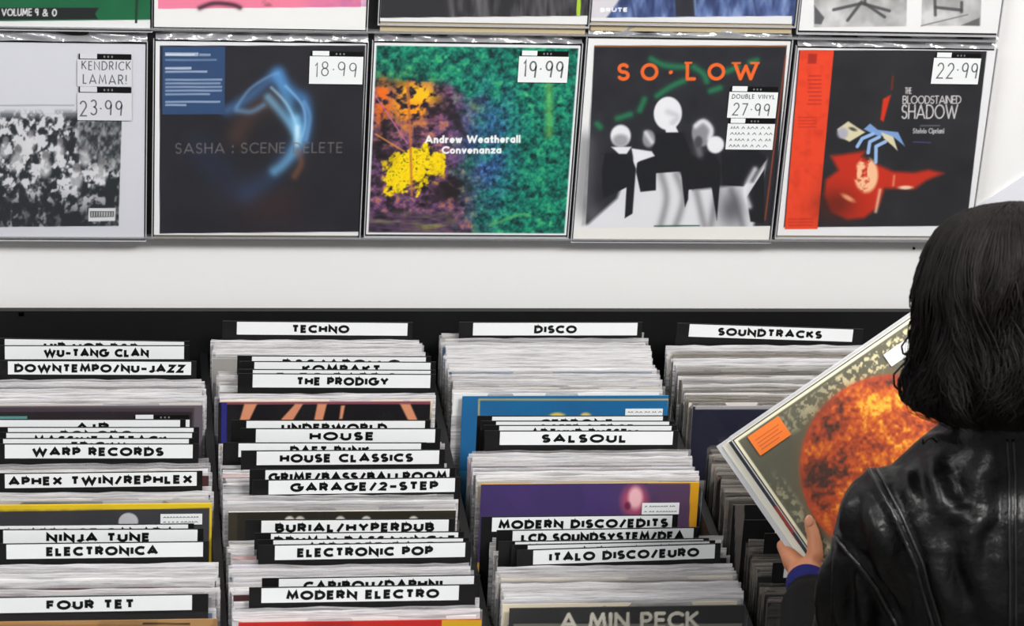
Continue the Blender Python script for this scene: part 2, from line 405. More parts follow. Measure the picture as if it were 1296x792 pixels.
# ------------------------------------------------------------------ the record browser
TOPZ = 1.0                       # height of the sleeve tops
LEAN = math.radians(7)           # sleeves lean back towards the wall
BIN_X = [-0.1745, 0.166, 0.521, 0.874]    # left edge of the sleeves in each of the four bins
SW = 0.318
FLOORZ = TOPZ - 0.321 * math.cos(LEAN) - 0.003
YB, YF = -0.035, -1.06
br = bpy.data.objects.new('record_browser', None); col.objects.link(br); br.location = (.5, -.55, 0)
tag(br, 'long black record browser with record bins side by side, standing against the white wall', 'display bin')
def bpart(name, *boxes, m=M_black):
    mb = MB()
    for x0, y0, z0, x1, y1, z1 in boxes: mb.box(x0 - .5, y0 + .55, z0, x1 - .5, y1 + .55, z1)
    return mb.build(name, m, br)
XL, XR = BIN_X[0] - .03, BIN_X[3] + SW + .037 + .355
bt = at(570, 394, Y=YB - .012).z
bpart('back_panel', (XL, YB - .012, .12, XR, YB, bt))
bpart('floor_panel', (XL, YF, FLOORZ - .02, XR, YB - .012, FLOORZ))
bpart('front_panel', (XL, YF - .015, .12, XR, YF, .93))
bpart('base', (XL + .03, YF + .05, 0, XR - .03, YB - .05, .12))
bpart('bottom_panel', (XL, YF, .12, XR, YB - .012, .14))
for x in [XL] + [(BIN_X[i] + SW + BIN_X[i + 1]) / 2 - .006 for i in range(3)] + [XR - .37, XR - .012]:
    o = bpart('partition', (x, YF, FLOORZ, x + .012, YB - .012, .945))
b = MB(); p = at(27, 394.5, Y=YB - .012)
for k in range(2): b.box(p.x - .5 - .004, p.z * 0 + YB + .55 - .014, p.z - .006, p.x - .5 + .004, YB + .55 - .0118, p.z - .001)
tag(b.build('worn_chip', mat('bare_wood', rgb(150, 112, 70), .8), br), 'pale worn chip', None)

def y_of(binx, py, dz=0.):
    """depth in the bin at which the sleeve-top line shows at photo height py"""
    lo, hi = -1.2, 0.0
    for _ in range(40):
        mid = (lo + hi) / 2
        if proj((binx + SW / 2, mid, TOPZ + dz))[1] > py: lo = mid
        else: hi = mid
    return (lo + hi) / 2

# plastic outer sleeves in a few crumpled versions, shared by the packed records
def sleeve_mesh(seed, w=.3215, h=.3225, t=.0034, x0=-.0015):
    r = random.Random(seed); h += r.uniform(-.005, .003); nx = 14; mb = MB()
    zs = [-.001, .06, .16, .25, .295, .312, h - .003, h]
    ph = [r.uniform(0, 6.28) for _ in range(4)]; am = [r.uniform(.0003, .0009) for _ in range(4)]
    top = [r.uniform(-.0012, .0008) for _ in range(nx + 1)]
    for side in (-1, 1):
        g = []
        for j, z in enumerate(zs):
            k = max(0, (z - .25) / (h - .25)) ** 2
            row = []
            for i in range(nx + 1):
                u = i / nx
                wv = sum(am[q] * math.sin(ph[q] + u * (5 + 5 * q)) for q in range(4)) * k
                row.append((x0 + u * w, side * t / 2 * (1 - .6 * k) + wv, z + (top[i] if j >= len(zs) - 2 else 0)))
            g.append(row)
        vs = [v for row in g for v in row]; n = nx + 1
        fs = [(j * n + i, j * n + i + 1, (j + 1) * n + i + 1, (j + 1) * n + i) for j in range(len(zs) - 1) for i in range(nx)]
        mb.add(vs, fs if side < 0 else [f[::-1] for f in fs])
    for x in (x0, x0 + w): mb.quad((x, -t / 2, zs[0]), (x, t / 2, zs[0]), (x, t / 2, .30), (x, -t / 2, .30))
    return mb.mesh('sleeve', True)
SLEEVES = [sleeve_mesh(40 + k) for k in range(12)]
for me in SLEEVES: me.materials.append(M_sleeve)
SHADED = [sleeve_mesh(80 + k) for k in range(8)]
for me in SHADED: me.materials.append(M_sleeve_shade)
CLEAR = [sleeve_mesh(60 + k) for k in range(3)]
for me in CLEAR: me.materials.append(M_film)
PALETTE = [(226, 224, 222)] * 4 + [(206, 200, 194)] * 4 + [(168, 164, 162), (120, 116, 114), (176, 166, 150), (90, 86, 88)] + [(200, 196, 190), (226, 214, 190), (190, 170, 140), (150, 146, 142), (60, 58, 60), (120, 112, 106), (210, 170, 170), (170, 150, 155), (90, 110, 140), (200, 190, 205), (70, 40, 40)]
SHADE_PALETTE = [(70, 66, 62), (96, 90, 84), (50, 48, 50), (120, 110, 98), (38, 36, 38), (140, 132, 122), (86, 70, 66)]  # darker card colours that paint the shade in the rightmost bin
def card_mesh(c):
    k = 'sleeve_card_%d_%d_%d' % c
    if k in CARDS: return CARDS[k]
    mb = MB(); mb.box(0, -.0012, 0, .315, .0012, .315)
    me = mb.mesh(k); me.materials.append(mat(k, rgb(*c), .6, .3)); CARDS[k] = me
    return me
CARDS = {}
HALF_SHADE = PALETTE[2:14] + SHADE_PALETTE[:4]  # pale and dark cards mixed, painting light falloff on the SOUNDTRACKS pack
FEATS = []     # (bin, y) of records whose cover shows
DIVS = []      # (bin, y) of dividers, to keep records off them
NREC = [0]
def put_record(k, Y, color, label, group, film_mesh=None, dx=None, rz=None, dz=None):
    r = link('record', card_mesh(color))
    dx = rng.uniform(-.004, .0045) if dx is None else dx
    r.location = (BIN_X[k] + .0015 + dx, Y + .32 * math.sin(LEAN) * -1, FLOORZ + .001)
    r.rotation_euler = (-LEAN, 0, 0)
    tag(r, label, 'record', group)
    s = link('plastic_sleeve', film_mesh or SLEEVES[rng.randrange(12)], r)
    NREC[0] += 1
    return r
def pack(k, y0, y1, label, pitch=.0064, palette=PALETTE, mix=None):
    a, c = y_of(BIN_X[k], y0), y_of(BIN_X[k], y1)
    n = max(1, int(round((a - c) / pitch)))
    g = 'records packed ' + label.split(' packed ')[-1] if ' packed ' in label else label
    for i in range(n + 1):
        Y = a + (c - a) * i / max(n, 1) + rng.uniform(-.0014, .0014)
        if any(kk == k and abs(Y - yy) < .0038 for kk, yy in DIVS): continue
        if any(kk == k and -.020 < Y - yy < .0062 for kk, yy in FEATS): continue
        put_record(k, Y, rng.choice(palette), label, g, SHADED[rng.randrange(8)] if palette is SHADE_PALETTE or (palette is HALF_SHADE and rng.random() < .6) else None)

# divider cards: black plastic, white strip along the top edge, black lettering
def divider(k, text, xl, xr, yt, t0, t1, label, slope=0., cards=(.022, .008), hidden=False, txt=True):
    xm = (xl + xr) / 2
    dz = .0235
    lo, hi = -1.3, 0.
    bx = xm
    for _ in range(40):       # depth at which a point dz above the sleeve tops shows at yt
        mid = (lo + hi) / 2
        P = at(xm, yt, Y=mid)
        if P.z > TOPZ + dz: hi, lo = hi, mid
        else: hi = mid
    # P.z falls as mid moves to the wall
    Y = (lo + hi) / 2
    N = Vector((0, -math.cos(LEAN), math.sin(LEAN)))
    P0 = Vector((0, Y, TOPZ + dz))
    A = at(xl, yt - slope * (xr - xl) / 2, P=P0, N=N); B = at(xr, yt + slope * (xr - xl) / 2, P=P0, N=N)
    lw = (B - A).length
    ex = (B - A).normalized(); ez = N.cross(ex).normalized() * -1
    if ez.z < 0: ez = -ez
    lh = .0205; bottom = A.z - FLOORZ - .002
    mb = MB(); ml, mr = cards
    mb.box(-ml, 0, -bottom / math.cos(LEAN) + .004 + abs(slope) * .32, lw + mr, .0014, .0012)
    o = mb.build('divider_card', M_card)
    o.matrix_world = Matrix.Translation(A) @ Matrix((ex, -N, ez)).transposed().to_4x4()
    tag(o, label, 'divider', 'divider cards of the record browser')
    mb = MB(); mb.box(0, -.0006, -lh, lw, -.0001, 0)
    ls = mb.build('label_strip', M_white, o); tag(ls, 'white strip', None)
    if txt:
        f = lambda t: (t - xl) / (xr - xl) * lw
        letter_mesh(text, f(t0), f(t1), -lh + .0034, -.0038, .30, -.0009, M_ink, ls)
    DIVS.append((k, A.y))
    return o

D = divider
D(0, 'HIP HOP R&B', 6, 233, 430.8, 55, 175, 'divider card rearmost in the leftmost bin, peeping over the next white strip', .016)
D(0, 'WU-TANG CLAN', 6, 233, 438, 55, 188, 'divider card second from the back of the leftmost bin, above the DOWNTEMPO card', 0)
D(0, 'DOWNTEMPO/NU-JAZZ', 10, 242, 457.5, 18, 234, 'divider card lettered DOWNTEMPO/NU-JAZZ in the leftmost bin', .004)
D(0, 'AIR', -20, 228, 531.5, 93, 139, 'divider card with three-letter word, first below the pack in the leftmost bin')
D(0, 'BONOBO', 10, 245, 541.5, 76, 168, 'divider card with thin visible strip, second of the five cards at mid leftmost bin')
D(0, 'MASSIVE ATTACK', 8, 243, 548, 42, 212, 'divider card with thin visible strip, third of the five cards at mid leftmost bin')
D(0, 'TRICKY', 4, 239, 555.5, 88, 160, 'divider card with thin visible strip, fourth of the five cards at mid leftmost bin')
D(0, 'WARP RECORDS', 6, 244, 562.5, 40, 207, 'divider card with two-word wide label, frontmost of the five at mid leftmost bin', 0)
D(0, 'APHEX TWIN/REPHLEX', 6, 249, 598.5, 10, 244, 'divider card with lone long slashed label above the yellow-edged record', -.012)
D(0, 'BOARDS OF CANADA', -10, 238, 664.6, 5, 222, 'divider card half hidden right below the yellow-edged record', -.008)
D(0, 'NINJA TUNE', 4, 250, 670.5, 58, 190, 'divider card with two short words directly behind the ELECTRONICA card', -.004)
D(0, 'ELECTRONICA', 8, 257, 687.5, 58, 200, 'divider card lettered ELECTRONICA in the leftmost bin', -.012)
D(0, 'FOUR TET', -12, 243, 755, 58, 170, 'divider card lowest in the leftmost bin, in front of the ELECTRONICA pack', -.016, (.02, .021))

D(1, 'TECHNO', 300, 516, 408, 369, 442, 'divider card lettered TECHNO at the back of the second bin', .008)
D(1, 'R&S/APOLLO', 319, 539, 451.5, 357, 508, 'divider card half hidden, rearmost of four behind the HOUSE cards', .004)
D(1, 'KOMPAKT', 322, 545, 458.5, 382, 482, 'divider card with one K word, second of four near the back of the second bin', .004)
D(1, 'THEO PARRISH', 320, 545, 468.6, 348, 518, 'divider card almost hidden, third of four near the back of the second bin', .004)
D(1, 'THE PRODIGY', 320, 545, 474, 375, 492, 'divider card with two-word label directly above the pink-edged record in the second bin', .004)
D(1, 'UNDERWORLD', 312, 538, 532.5, 356, 490, 'divider card half hidden directly behind the HOUSE card', 0)
D(1, 'HOUSE', 324, 551, 543, 391, 474, 'divider card lettered HOUSE alone in the second bin', 0)
D(1, 'DAFT PUNK', 302, 533, 561, 367, 468, 'divider card half hidden directly behind the HOUSE CLASSICS card', 0)
D(1, 'HOUSE CLASSICS', 325, 556, 570.5, 354, 523, 'divider card lettered HOUSE CLASSICS in the second bin', -.006)
D(1, 'GRIME/BASS/BALLROOM', 336, 569, 594, 340, 566, 'divider card lettered GRIME/BASS/BALLROOM in the second bin', -.008)
D(1, 'GARAGE/2-STEP', 340, 576, 606.5, 367, 555, 'divider card lettered GARAGE/2-STEP in the second bin', -.014)
D(1, 'BURIAL/HYPERDUB', 331, 568, 658, 348, 550, 'divider card with slashed label right below the dark brown record of the second bin', -.006)
D(1, 'DRUM N BASS/JUNGLE', 343, 580, 674.5, 347, 577, 'divider card lettered DRUM N BASS/JUNGLE, mostly hidden in the second bin', -.008)
D(1, 'HARDCORE/RAVE', 346, 586, 682.5, 374, 550, 'divider card faintly lettered, hidden right behind the ELECTRONIC POP card', -.01)
D(1, 'ELECTRONIC POP', 348, 589, 688.5, 376, 548, 'divider card lettered ELECTRONIC POP in the second bin', -.016)
D(1, 'CARIBOU/DAPHNI', 353, 600, 730.5, 384, 560, 'divider card half hidden directly behind the MODERN ELECTRO card', -.016)
D(1, 'MODERN ELECTRO', 331, 581, 742.5, 362, 556, 'divider card lettered MODERN ELECTRO, lowest in the second bin', -.014, (.016, .022))

D(2, 'DISCO', 599, 807, 408.5, 676, 730, 'divider card lettered DISCO alone, at the back of the third bin', 0)
D(2, 'CERRONE', 623, 839, 527, 683, 776, 'divider card rearmost of four, cutting off the blue record of the third bin', -.002)
D(2, 'SISTER SLEDGE', 628, 847, 533.5, 683, 802, 'divider card faint and thin, second of four below the blue record', 0)
D(2, 'ARTHUR RUSSELL', 632, 850, 539, 671, 812, 'divider card half hidden, third of four below the blue record', 0)
D(2, 'SALSOUL', 633, 852, 546, 685, 794, 'divider card fully readable, frontmost of four below the blue record', 0)
D(2, 'MODERN DISCO/EDITS', 623, 851, 653.5, 631, 846, 'divider card lettered MODERN DISCO/EDITS below the purple record', -.012, (.015, .008))
D(2, 'LCD SOUNDSYSTEM/DFA', 649, 878, 670, 660, 866, 'divider card with long slashed label between the two DISCO cards at the front', -.016)
D(2, 'METRO AREA/ENVIRON', 652, 890, 684, 668, 880, 'divider card nearly hidden, second behind the ITALO DISCO/EURO card', -.016)
D(2, 'LINDSTROM', 668, 898, 687.5, 720, 850, 'divider card nearly hidden, directly behind the ITALO DISCO/EURO card', -.022)
D(2, 'ITALO DISCO/EURO', 675, 905, 692.5, 695, 885, 'divider card lettered ITALO DISCO/EURO, lowest in the third bin', -.034)

D(3, 'SOUNDTRACKS', 873, 1080, 413.5, 909, 1041, 'divider card lettered SOUNDTRACKS, tilted, at the back of the rightmost bin', .033, (.02, .017))
D(3, '-', 982, 1190, 659, 1060, 1061, 'shaded divider card rearmost of three beside the hand, rightmost bin', 0, (.045, .01), txt=False)
D(3, '-', 988, 1200, 676, 1060, 1061, 'shaded divider card second of three beside the hand, rightmost bin', 0, (.022, .01), txt=False)
D(3, '-', 993, 1205, 713, 1060, 1061, 'shaded divider card frontmost of three beside the hand, rightmost bin', 0, (.016, .01), txt=False)

# records that show part of their cover
def feature(k, py, label, W_px, paint, dx=0., color=(205, 200, 195), frame=None, vis=.12):
    """front record of a pack: W_px = photo x of its left and right edge"""
    Y = y_of(BIN_X[k], py, -.0065)
    FEATS.append((k, Y))
    r = put_record(k, Y, color, label, None, film_mesh=CLEAR[rng.randrange(3)], dx=dx)
    M = Matrix.Translation(r.location) @ r.rotation_euler.to_matrix().to_4x4()
    TL = proj(M @ Vector((0, -.0014, .315))); TR = proj(M @ Vector((.315, -.0014, .315))); BL = proj(M @ Vector((0, -.0014, .315 - vis)))
    p = Print(TL, TR, BL, 240, int(240 * vis / .315), color)
    paint(p)
    p.build('cover_print', .315, vis, -.0014, r, 0, .315 - vis)
    return r, M
def px_local(M, x, y, yl=-.0024):
    N = M.to_3x3() @ Vector((0, -1, 0))
    return M.inverted() @ at(x, y, P=M @ Vector((0, yl, 0)), N=N)
def sticker(parent, M, x0, y0, x1, y1, texts=(), header=0, yl=-.0026, paper=M_white, name='price_sticker', scrib=()):
    a = px_local(M, x0, y1, yl); c = px_local(M, x1, y0, yl); w, h = c.x - a.x, c.z - a.z
    mb = MB(); mb.box(a.x, yl, a.z, c.x, yl + .0003, c.z)
    if header:
        hh = header * h / (y1 - y0)
        mb.box(a.x + .002, yl, c.z, c.x - .001, yl + .0003, c.z + hh, 1)
        mb.box(a.x + .004, yl - .0002, c.z + hh * .15, a.x + w * .36, yl - .00002, c.z + hh * 1.1, 0)
        for q in range(3): mb.box(a.x + w * (.48 + .07 * q), yl - .0002, c.z + hh * .35, a.x + w * (.51 + .07 * q), yl - .00002, c.z + hh * .7, 2)
    s = mb.build(name, [paper, M_ink, mat('grey_label_print', rgb(120, 120, 122), .6)], parent)
    if texts or scrib:
        mb = MB()
        for (t, u0, u1, v0, v1, th) in texts:
            for st in strokes(t, a.x + u0 * w, a.x + u1 * w, c.z - v1 * h, c.z - v0 * h, th, th + .3, .05):
                mb.ribbon(st, th * (v1 - v0) * h, yl - .0002)
        for v in scrib:
            u = .07
            while u < .9:
                d = rng.uniform(.03, .09)
                mb.ribbon([(a.x + u * w, c.z - (v + .05) * h), (a.x + (u + d / 2) * w, c.z - (v - .04) * h), (a.x + (u + d) * w, c.z - (v + .04) * h)], .0011, yl - .0002)
                u += d + rng.choice([.02, .02, .06])
        mb.build('handwriting', M_pen, s)
    return s

def p_greymauve(p):
    p.blend((96, 88, 96), np.ones(p.X.shape)); p.rect(-200, 516, 246, 900, (70, 60, 66)); p.rect(-200, 521, 243, 900, (44, 38, 42))
    p.rect(-40, 526.5, 34, 560, (90, 150, 145))
r, M = feature(0, 512, 'record with dark mauve bordered cover above the five cards, leftmost bin', None, p_greymauve, .002, (120, 112, 118))
sticker(r, M, 168, 531, 240, 545, header=6)
def p_yellow(p):
    p.blend((222, 190, 40), np.ones(p.X.shape)); yl = p.Y + .017 * (p.X - 135)
    p.blend((62, 62, 66), np.clip((yl - 644.5) / .8, 0, 1) * np.clip((266 - p.X) / .8, 0, 1))
    p.ell(162, 660, 12.5, 11, (190, 190, 194)); p.blend((52, 52, 56), .35 * p.noise(9, 5) * (p.Y > 644) * (p.X < 148))
r, M = feature(0, 636.5, 'record with yellow-edged dark cover and round white sticker, leftmost bin', None, p_yellow, .006, (222, 190, 40))
sticker(r, M, 203, 650, 256, 664, scrib=(.3, .75))
def p_tan(p): p.blend((168, 128, 84), np.ones(p.X.shape)); p.rect(180, 788, 240, 830, (40, 36, 34)); p.rect(-30, 790, 240, 830, (150, 110, 70))
feature(0, 783.5, 'record with tan brown cover, lowest in the leftmost bin', None, p_tan, .003, (170, 132, 88))

def p_limbs(p):
    p.blend((26, 24, 27), np.ones(p.X.shape)); p.rect(280, 500, 560, 511.5, (128, 72, 84)); p.rect(280, 500, 287, 620, (44, 44, 120))
    f = (212, 142, 108)
    for q in ([(309, 511), (325, 511), (315, 532), (303, 532)], [(373, 511), (383, 511), (370, 532), (354, 532)], [(401, 511), (413, 511), (408, 532), (397, 532)], [(431, 513), (436, 513), (433, 530), (429, 530)], [(506, 511), (519, 511), (529, 532), (517, 532)]):
        p.poly(q, f, 1, 2)
feature(1, 507, 'record with black cover crossed by orange flesh shapes and pink edge, second bin', None, p_limbs, .0, (140, 84, 96))
def p_brown(p):
    p.blend((58, 54, 44), np.ones(p.X.shape)); p.rect(300, 648, 590, 700, (44, 41, 34))
    for x in (366, 379, 430, 463, 523): p.ell(x, 661, 7, 8, (200, 196, 188), 1, 2)
feature(1, 645, 'record with dark brown cover with round white letter tops, second bin', None, p_brown, .002, (215, 212, 205))
def p_red(p):
    p.blend((184, 44, 40), np.ones(p.X.shape)); p.rect(559, 784, 610, 830, (206, 160, 40))
feature(1, 784, 'record with red cover and yellow patch, lowest in the second bin', None, p_red, .004, (190, 50, 44))

def p_blue(p):
    p.blend((30, 96, 146), np.ones(p.X.shape)); n = p.noise(30, 3); p.blend((36, 110, 160), n * .6)
    for w, x0, x1, y in ((2.2, 606, 847, 505.5),):
        p.line([(x0, 600), (x0, y), (x1, y), (x1, 600)], w, (170, 160, 110))
    p.ell(705, 528, 11, 6, (222, 196, 90), 1, 3); p.ell(741, 527, 7, 5, (214, 190, 110), 1, 3)
r, M = feature(2, 499.5, 'record with blue cover and thin gold border line, third bin', None, p_blue, .010, (60, 130, 170))
sticker(r, M, 791, 517, 839, 529, scrib=(.35,))
def p_purple(p):
    p.blend((64, 50, 100), np.ones(p.X.shape)); n = p.noise(60, 8); p.blend((84, 64, 120), n * .5)
    yl = p.Y + .05 * (p.X - 740)
    p.blend((92, 66, 84), np.clip((p.X - 760) / 90, 0, 1) * .7)
    p.ell(803, 634, 17, 20, (190, 84, 110), .8, 10); p.ell(804, 630, 9, 14, (240, 190, 196), .9, 5); p.ell(794, 640, 4, 5, (90, 30, 60), .8, 3)
    p.rect(873.5, 560, 900, 760, (206, 150, 30)); p.rect(820, 595, 900, 611.5, (206, 150, 30), 1, 2)
r, M = feature(2, 610, 'record with purple cover, orange right edge and pinkish spot, third bin', None, p_purple, .006, (200, 160, 60))
sticker(r, M, 812, 636, 860, 651, scrib=(.3, .75))
def p_peck(p):
    p.blend((54, 54, 54), np.ones(p.X.shape)); p.rect(650, 789, 940, 850, (120, 116, 108))
    p.text('A MIN PECK', 708, 884, 775, 797, (206, 200, 186), .2, 1, None, -.01)
feature(2, 766, 'record with dark grey cover and big cream capitals, lowest in the third bin', None, p_peck, .004, (70, 70, 70))

def p_navy(p): p.blend((34, 34, 52), np.ones(p.X.shape)); p.rect(880, 505, 1200, 518, (150, 148, 150), 1, 1); p.blend((24, 24, 36), p.noise(40, 2) * .5 * (p.Y > 518))
feature(3, 512, 'record with dark navy cover behind the held records, rightmost bin', None, p_navy, .003, (170, 166, 165))
def p_blk(p): p.blend((20, 20, 21), np.ones(p.X.shape)); p.rect(930, 630, 942, 760, (96, 90, 86))
feature(3, 636, 'record with plain black cover left of the hand, rightmost bin', None, p_blk, .004, (96, 90, 84))
def p_blk2(p): p.blend((18, 18, 19), np.ones(p.X.shape))
feature(3, 556, 'record with black cover at the lower left corner of the held records', None, p_blk2, .022, (40, 38, 36))
def p_crm(p): p.blend((176, 160, 128), np.ones(p.X.shape))
feature(3, 762, 'record with cream cover beside the knitted sleeve, rightmost bin', None, p_crm, .018, (180, 164, 132))

S = 'plastic-sleeved record packed edge-on '
pack(0, 455, 456, S + 'just behind the DOWNTEMPO/NU-JAZZ card')
pack(0, 474, 508.5, S + 'in front of the DOWNTEMPO/NU-JAZZ card')
pack(0, 579, 596, S + 'behind the lone slashed card of the leftmost bin')
pack(0, 616, 632, S + 'right behind the yellow-edged record')
pack(0, 706, 750, S + 'in front of the ELECTRONICA card')
pack(0, 771, 777, S + 'right behind the tan record of the leftmost bin')
pack(1, 427, 447, S + 'in front of the TECHNO card')
pack(1, 466, 486, S + 'between the four cards at the back of the second bin', .011)
pack(1, 490, 504, S + 'right behind the pink-edged record of the second bin')
pack(1, 557, 559, S + 'just in front of the HOUSE card')
pack(1, 585.5, 606, S + 'behind the GRIME/BASS/BALLROOM and GARAGE/2-STEP cards')
pack(1, 622, 641, S + 'in front of the GARAGE/2-STEP card')
pack(1, 676, 696, S + 'behind the ELECTRONIC POP card', .011)
pack(1, 706, 744, S + 'in front of the ELECTRONIC POP card')
pack(1, 760, 780, S + 'in front of the MODERN ELECTRO card')
pack(2, 420, 496, S + 'between the DISCO card and the blue record')
pack(2, 563, 607, S + 'between the blue and the purple record of the third bin')
pack(2, 672, 700, S + 'behind the ITALO DISCO/EURO card', .011)
pack(2, 708, 762, S + 'in front of the ITALO DISCO/EURO card')
pack(3, 436, 508, S + 'in front of the SOUNDTRACKS card', palette=HALF_SHADE)
pack(3, 549, 553, S + 'in front of the dark navy record', palette=SHADE_PALETTE)
pack(3, 562, 632, S + 'under the lower left edge of the held records', palette=SHADE_PALETTE)
pack(3, 682, 722, S + 'below the hand in the rightmost bin', palette=SHADE_PALETTE)
pack(3, 732, 757, S + 'beside the knitted sleeve in the rightmost bin', palette=SHADE_PALETTE)

# ------------------------------------------------------------------ the wall of records
FRONT = -.024
BX0, BX1 = at(-130, 200, Y=-.01).x, at(1262, 30, Y=-.008).x
bz = at(600, 299, Y=-.012).z
disp = bpy.data.objects.new('display_rack', None); col.objects.link(disp); disp.location = (.5, 0, bz)
tag(disp, 'black wall-mounted rack holding two rows of record covers', 'display rack')
mb = MB(); mb.box(BX0 - .5, -.012, 0, BX1 - .5, -.002, .80); mb.build('backing_board', M_board, disp)
for py in (303, 43):
    z = at(600, py, Y=-.027).z - bz
    mb = MB(); mb.box(BX0 - .5, -.027, z - .001, BX1 - .5 - .004, -.012, z); mb.box(BX0 - .5, -.0282, z - .001, BX1 - .5 - .004, -.0271, z + .002)
    mb.build('acrylic_ledge', M_acryl, disp)

def flap_mesh(parent, w, z0, hgt, seed):
    r = np.random.RandomState(seed); nx, nz = 70, 9
    xs = np.linspace(0, w, nx); mb = MB(); vs = []
    ph = r.rand(6) * 6.28; fr = r.uniform(6, 42, 6); am = r.uniform(.0010, .0034, 6)
    for j in range(nz):
        v = j / (nz - 1)
        for i in range(nx):
            u = xs[i] / w
            wv = sum(am[k] * math.sin(ph[k] + fr[k] * u + 2.2 * v * (k - 2)) for k in range(6)) * (.25 + v)
            vs.append((xs[i], .003 + v * .012 + wv, z0 + v * hgt * (1 - .12 * math.sin(ph[0] + 9 * u))))
    mb.add(vs, [(j * nx + i, j * nx + i + 1, (j + 1) * nx + i + 1, (j + 1) * nx + i) for j in range(nz - 1) for i in range(nx - 1)])
    return mb.build('sleeve_flap', M_flap, parent, True)

def wall_record(label, TL=None, TR=None, BL=None, edge=(226, 226, 226), hgt=.315, N_=250, paint=None, flap=True, buff=False, vis=1.0, backing=None, drop=0.):
    cw = .315
    if TL: P = at(TL[0], TL[1], Y=FRONT); x, z1 = P.x, P.z; z0 = z1 - hgt
    elif BL: P = at(BL[0], BL[1], Y=FRONT); x, z0 = P.x, P.z; z1 = z0 + hgt
    else: P = at(TR[0], TR[1], Y=FRONT); x, z1 = P.x - cw, P.z; z0 = z1 - hgt
    r = bpy.data.objects.new('record', None); col.objects.link(r); r.location = (x, FRONT, z0)
    tag(r, label, 'record', 'records displayed on the wall')
    mb = MB(); mb.box(0, .0004, 0, cw, .004, hgt); mb.build('cover', mat('cover_edge_%d_%d_%d' % edge, rgb(*edge), .55, .3), r)
    M = Matrix.Translation(r.location)
    ht = hgt * vis; a = proj(M @ Vector((0, 0, ht))); b_ = proj(M @ Vector((cw, 0, ht))); c = proj(M @ Vector((0, 0, 0)))
    pr = Print(a, b_, c, N_, max(20, int(N_ * vis)), edge)
    if paint: paint(pr)
    pr.build('cover_print', cw, ht, 0, r, 0, 0)
    mb = MB(); nx = 40
    vs = []
    for j in range(2):
        for i in range(nx + 1):
            u = i / nx; vs.append((-.003 + u * .321, -.0016 - .0006 * math.sin(9 * u + x * 7), (-.004, hgt + .004)[j]))
    mb.add(vs, [(i, i + 1, nx + 2 + i, nx + 1 + i) for i in range(nx)])
    mb.build('plastic_sleeve', M_film, r, True)
    mb = MB()
    mb.box(-.0035, -.002, -.0045, -.0022, .005, hgt + .004); mb.box(.3172, -.002, -.0045, .3185, .005, hgt + .004)
    mb.box(-.0035, -.002, -.0057, .3185, .005, -.0045)
    mb.build('sleeve_edge', M_edge, r)
    if flap: flap_mesh(r, .318, hgt + .003, .019, int(abs(x) * 1000) + 3)
    if buff or drop:
        mb = MB(); mb.box(.001, .0045, (-.017 if BL else -.010) if not drop else -drop, .314, .0075, hgt - .01)
        mb.build('backing_card', M_buff if buff else mat('white_backing_card', rgb(226, 222, 212), .6), r)
    return r, M

# bottom row -------------------------------------------------------
def p_crowd(p):
    p.blend((205, 205, 212), np.ones(p.X.shape))
    n1 = p.noise(11, 1, 4); n2 = p.noise(26, 2, 3, .7, 1.4); n3 = p.noise(5, 4, 2, .8, 1.2)
    box_ = np.clip((157 - p.X) / 1.0, 0, 1) * np.clip((288 - p.Y) / 1.0, 0, 1)
    t = np.clip((p.Y - 136) / 14, 0, 1)
    p.rect(-90, 131, 95, 133, (150, 152, 158), .7); p.rect(-90, 142, 98, 143.5, (170, 172, 178), .7)
    low = np.clip((p.Y - 205) / 60, 0, 1)
    k = np.clip((.62 * n1 + .3 * n2 + .35 * n3 - .60 - .10 * low) * 7 + .5, 0, 1)
    p.blend(p.ramp(k, [(0, (42, 46, 50)), (.5, (98, 100, 104)), (1, (206, 206, 210))]), t * box_)
    tr = np.clip((p.X - 96) / 8, 0, 1) * np.clip((210 - p.Y + (p.X - 100) * .3) / 24, 0, 1) * np.clip((p.Y - 150) / 3, 0, 1) * box_
    p.blend(p.ramp(np.clip(n3 * 2 - .6, 0, 1), [(0, (52, 56, 60)), (1, (140, 142, 146))]), tr * .9)
    for x, y, rr in ((100, 212, 5), (60, 196, 5), (24, 188, 5), (132, 205, 5), (78, 178, 4), (40, 168, 4), (8, 176, 4), (112, 188, 4)):
        p.ell(x, y, rr, rr * 1.25, (120, 118, 120), .9, 2); p.ell(x - 1, y + rr * 3.2, rr * 1.7, rr * 2.4, (212, 212, 214), .7, 5)
    p.blend((42, 45, 49), np.clip((p.Y - 236) / 30, 0, 1) * .8 * box_ * np.clip(1.5 - 1.6 * n2, 0, 1))
    p.rect(117, 264, 152, 281, (212, 212, 214)); p.rect(119, 268, 150, 276, (80, 82, 86))
    for q in range(9): p.rect(120.5 + q * 3.3, 269, 122 + q * 3.3, 275, (190, 190, 192))
r, M = wall_record('record with grey-bordered black-and-white crowd cover, leftmost of the lower wall row', TR=(184, 57), edge=(202, 202, 210), paint=p_crowd, N_=260)
GREY = mat('pale_grey_label', rgb(208, 208, 214), .5)
sticker(r, M, 98, 76, 167, 109, [('KENDRICK', .08, .98, .04, .38, .11), ('LAMAR!', .1, .9, .54, .92, .11)], 7, paper=GREY)
sticker(r, M, 98, 118, 167, 152, [('23*99', .05, .82, .26, .84, .09)], 7, paper=GREY)

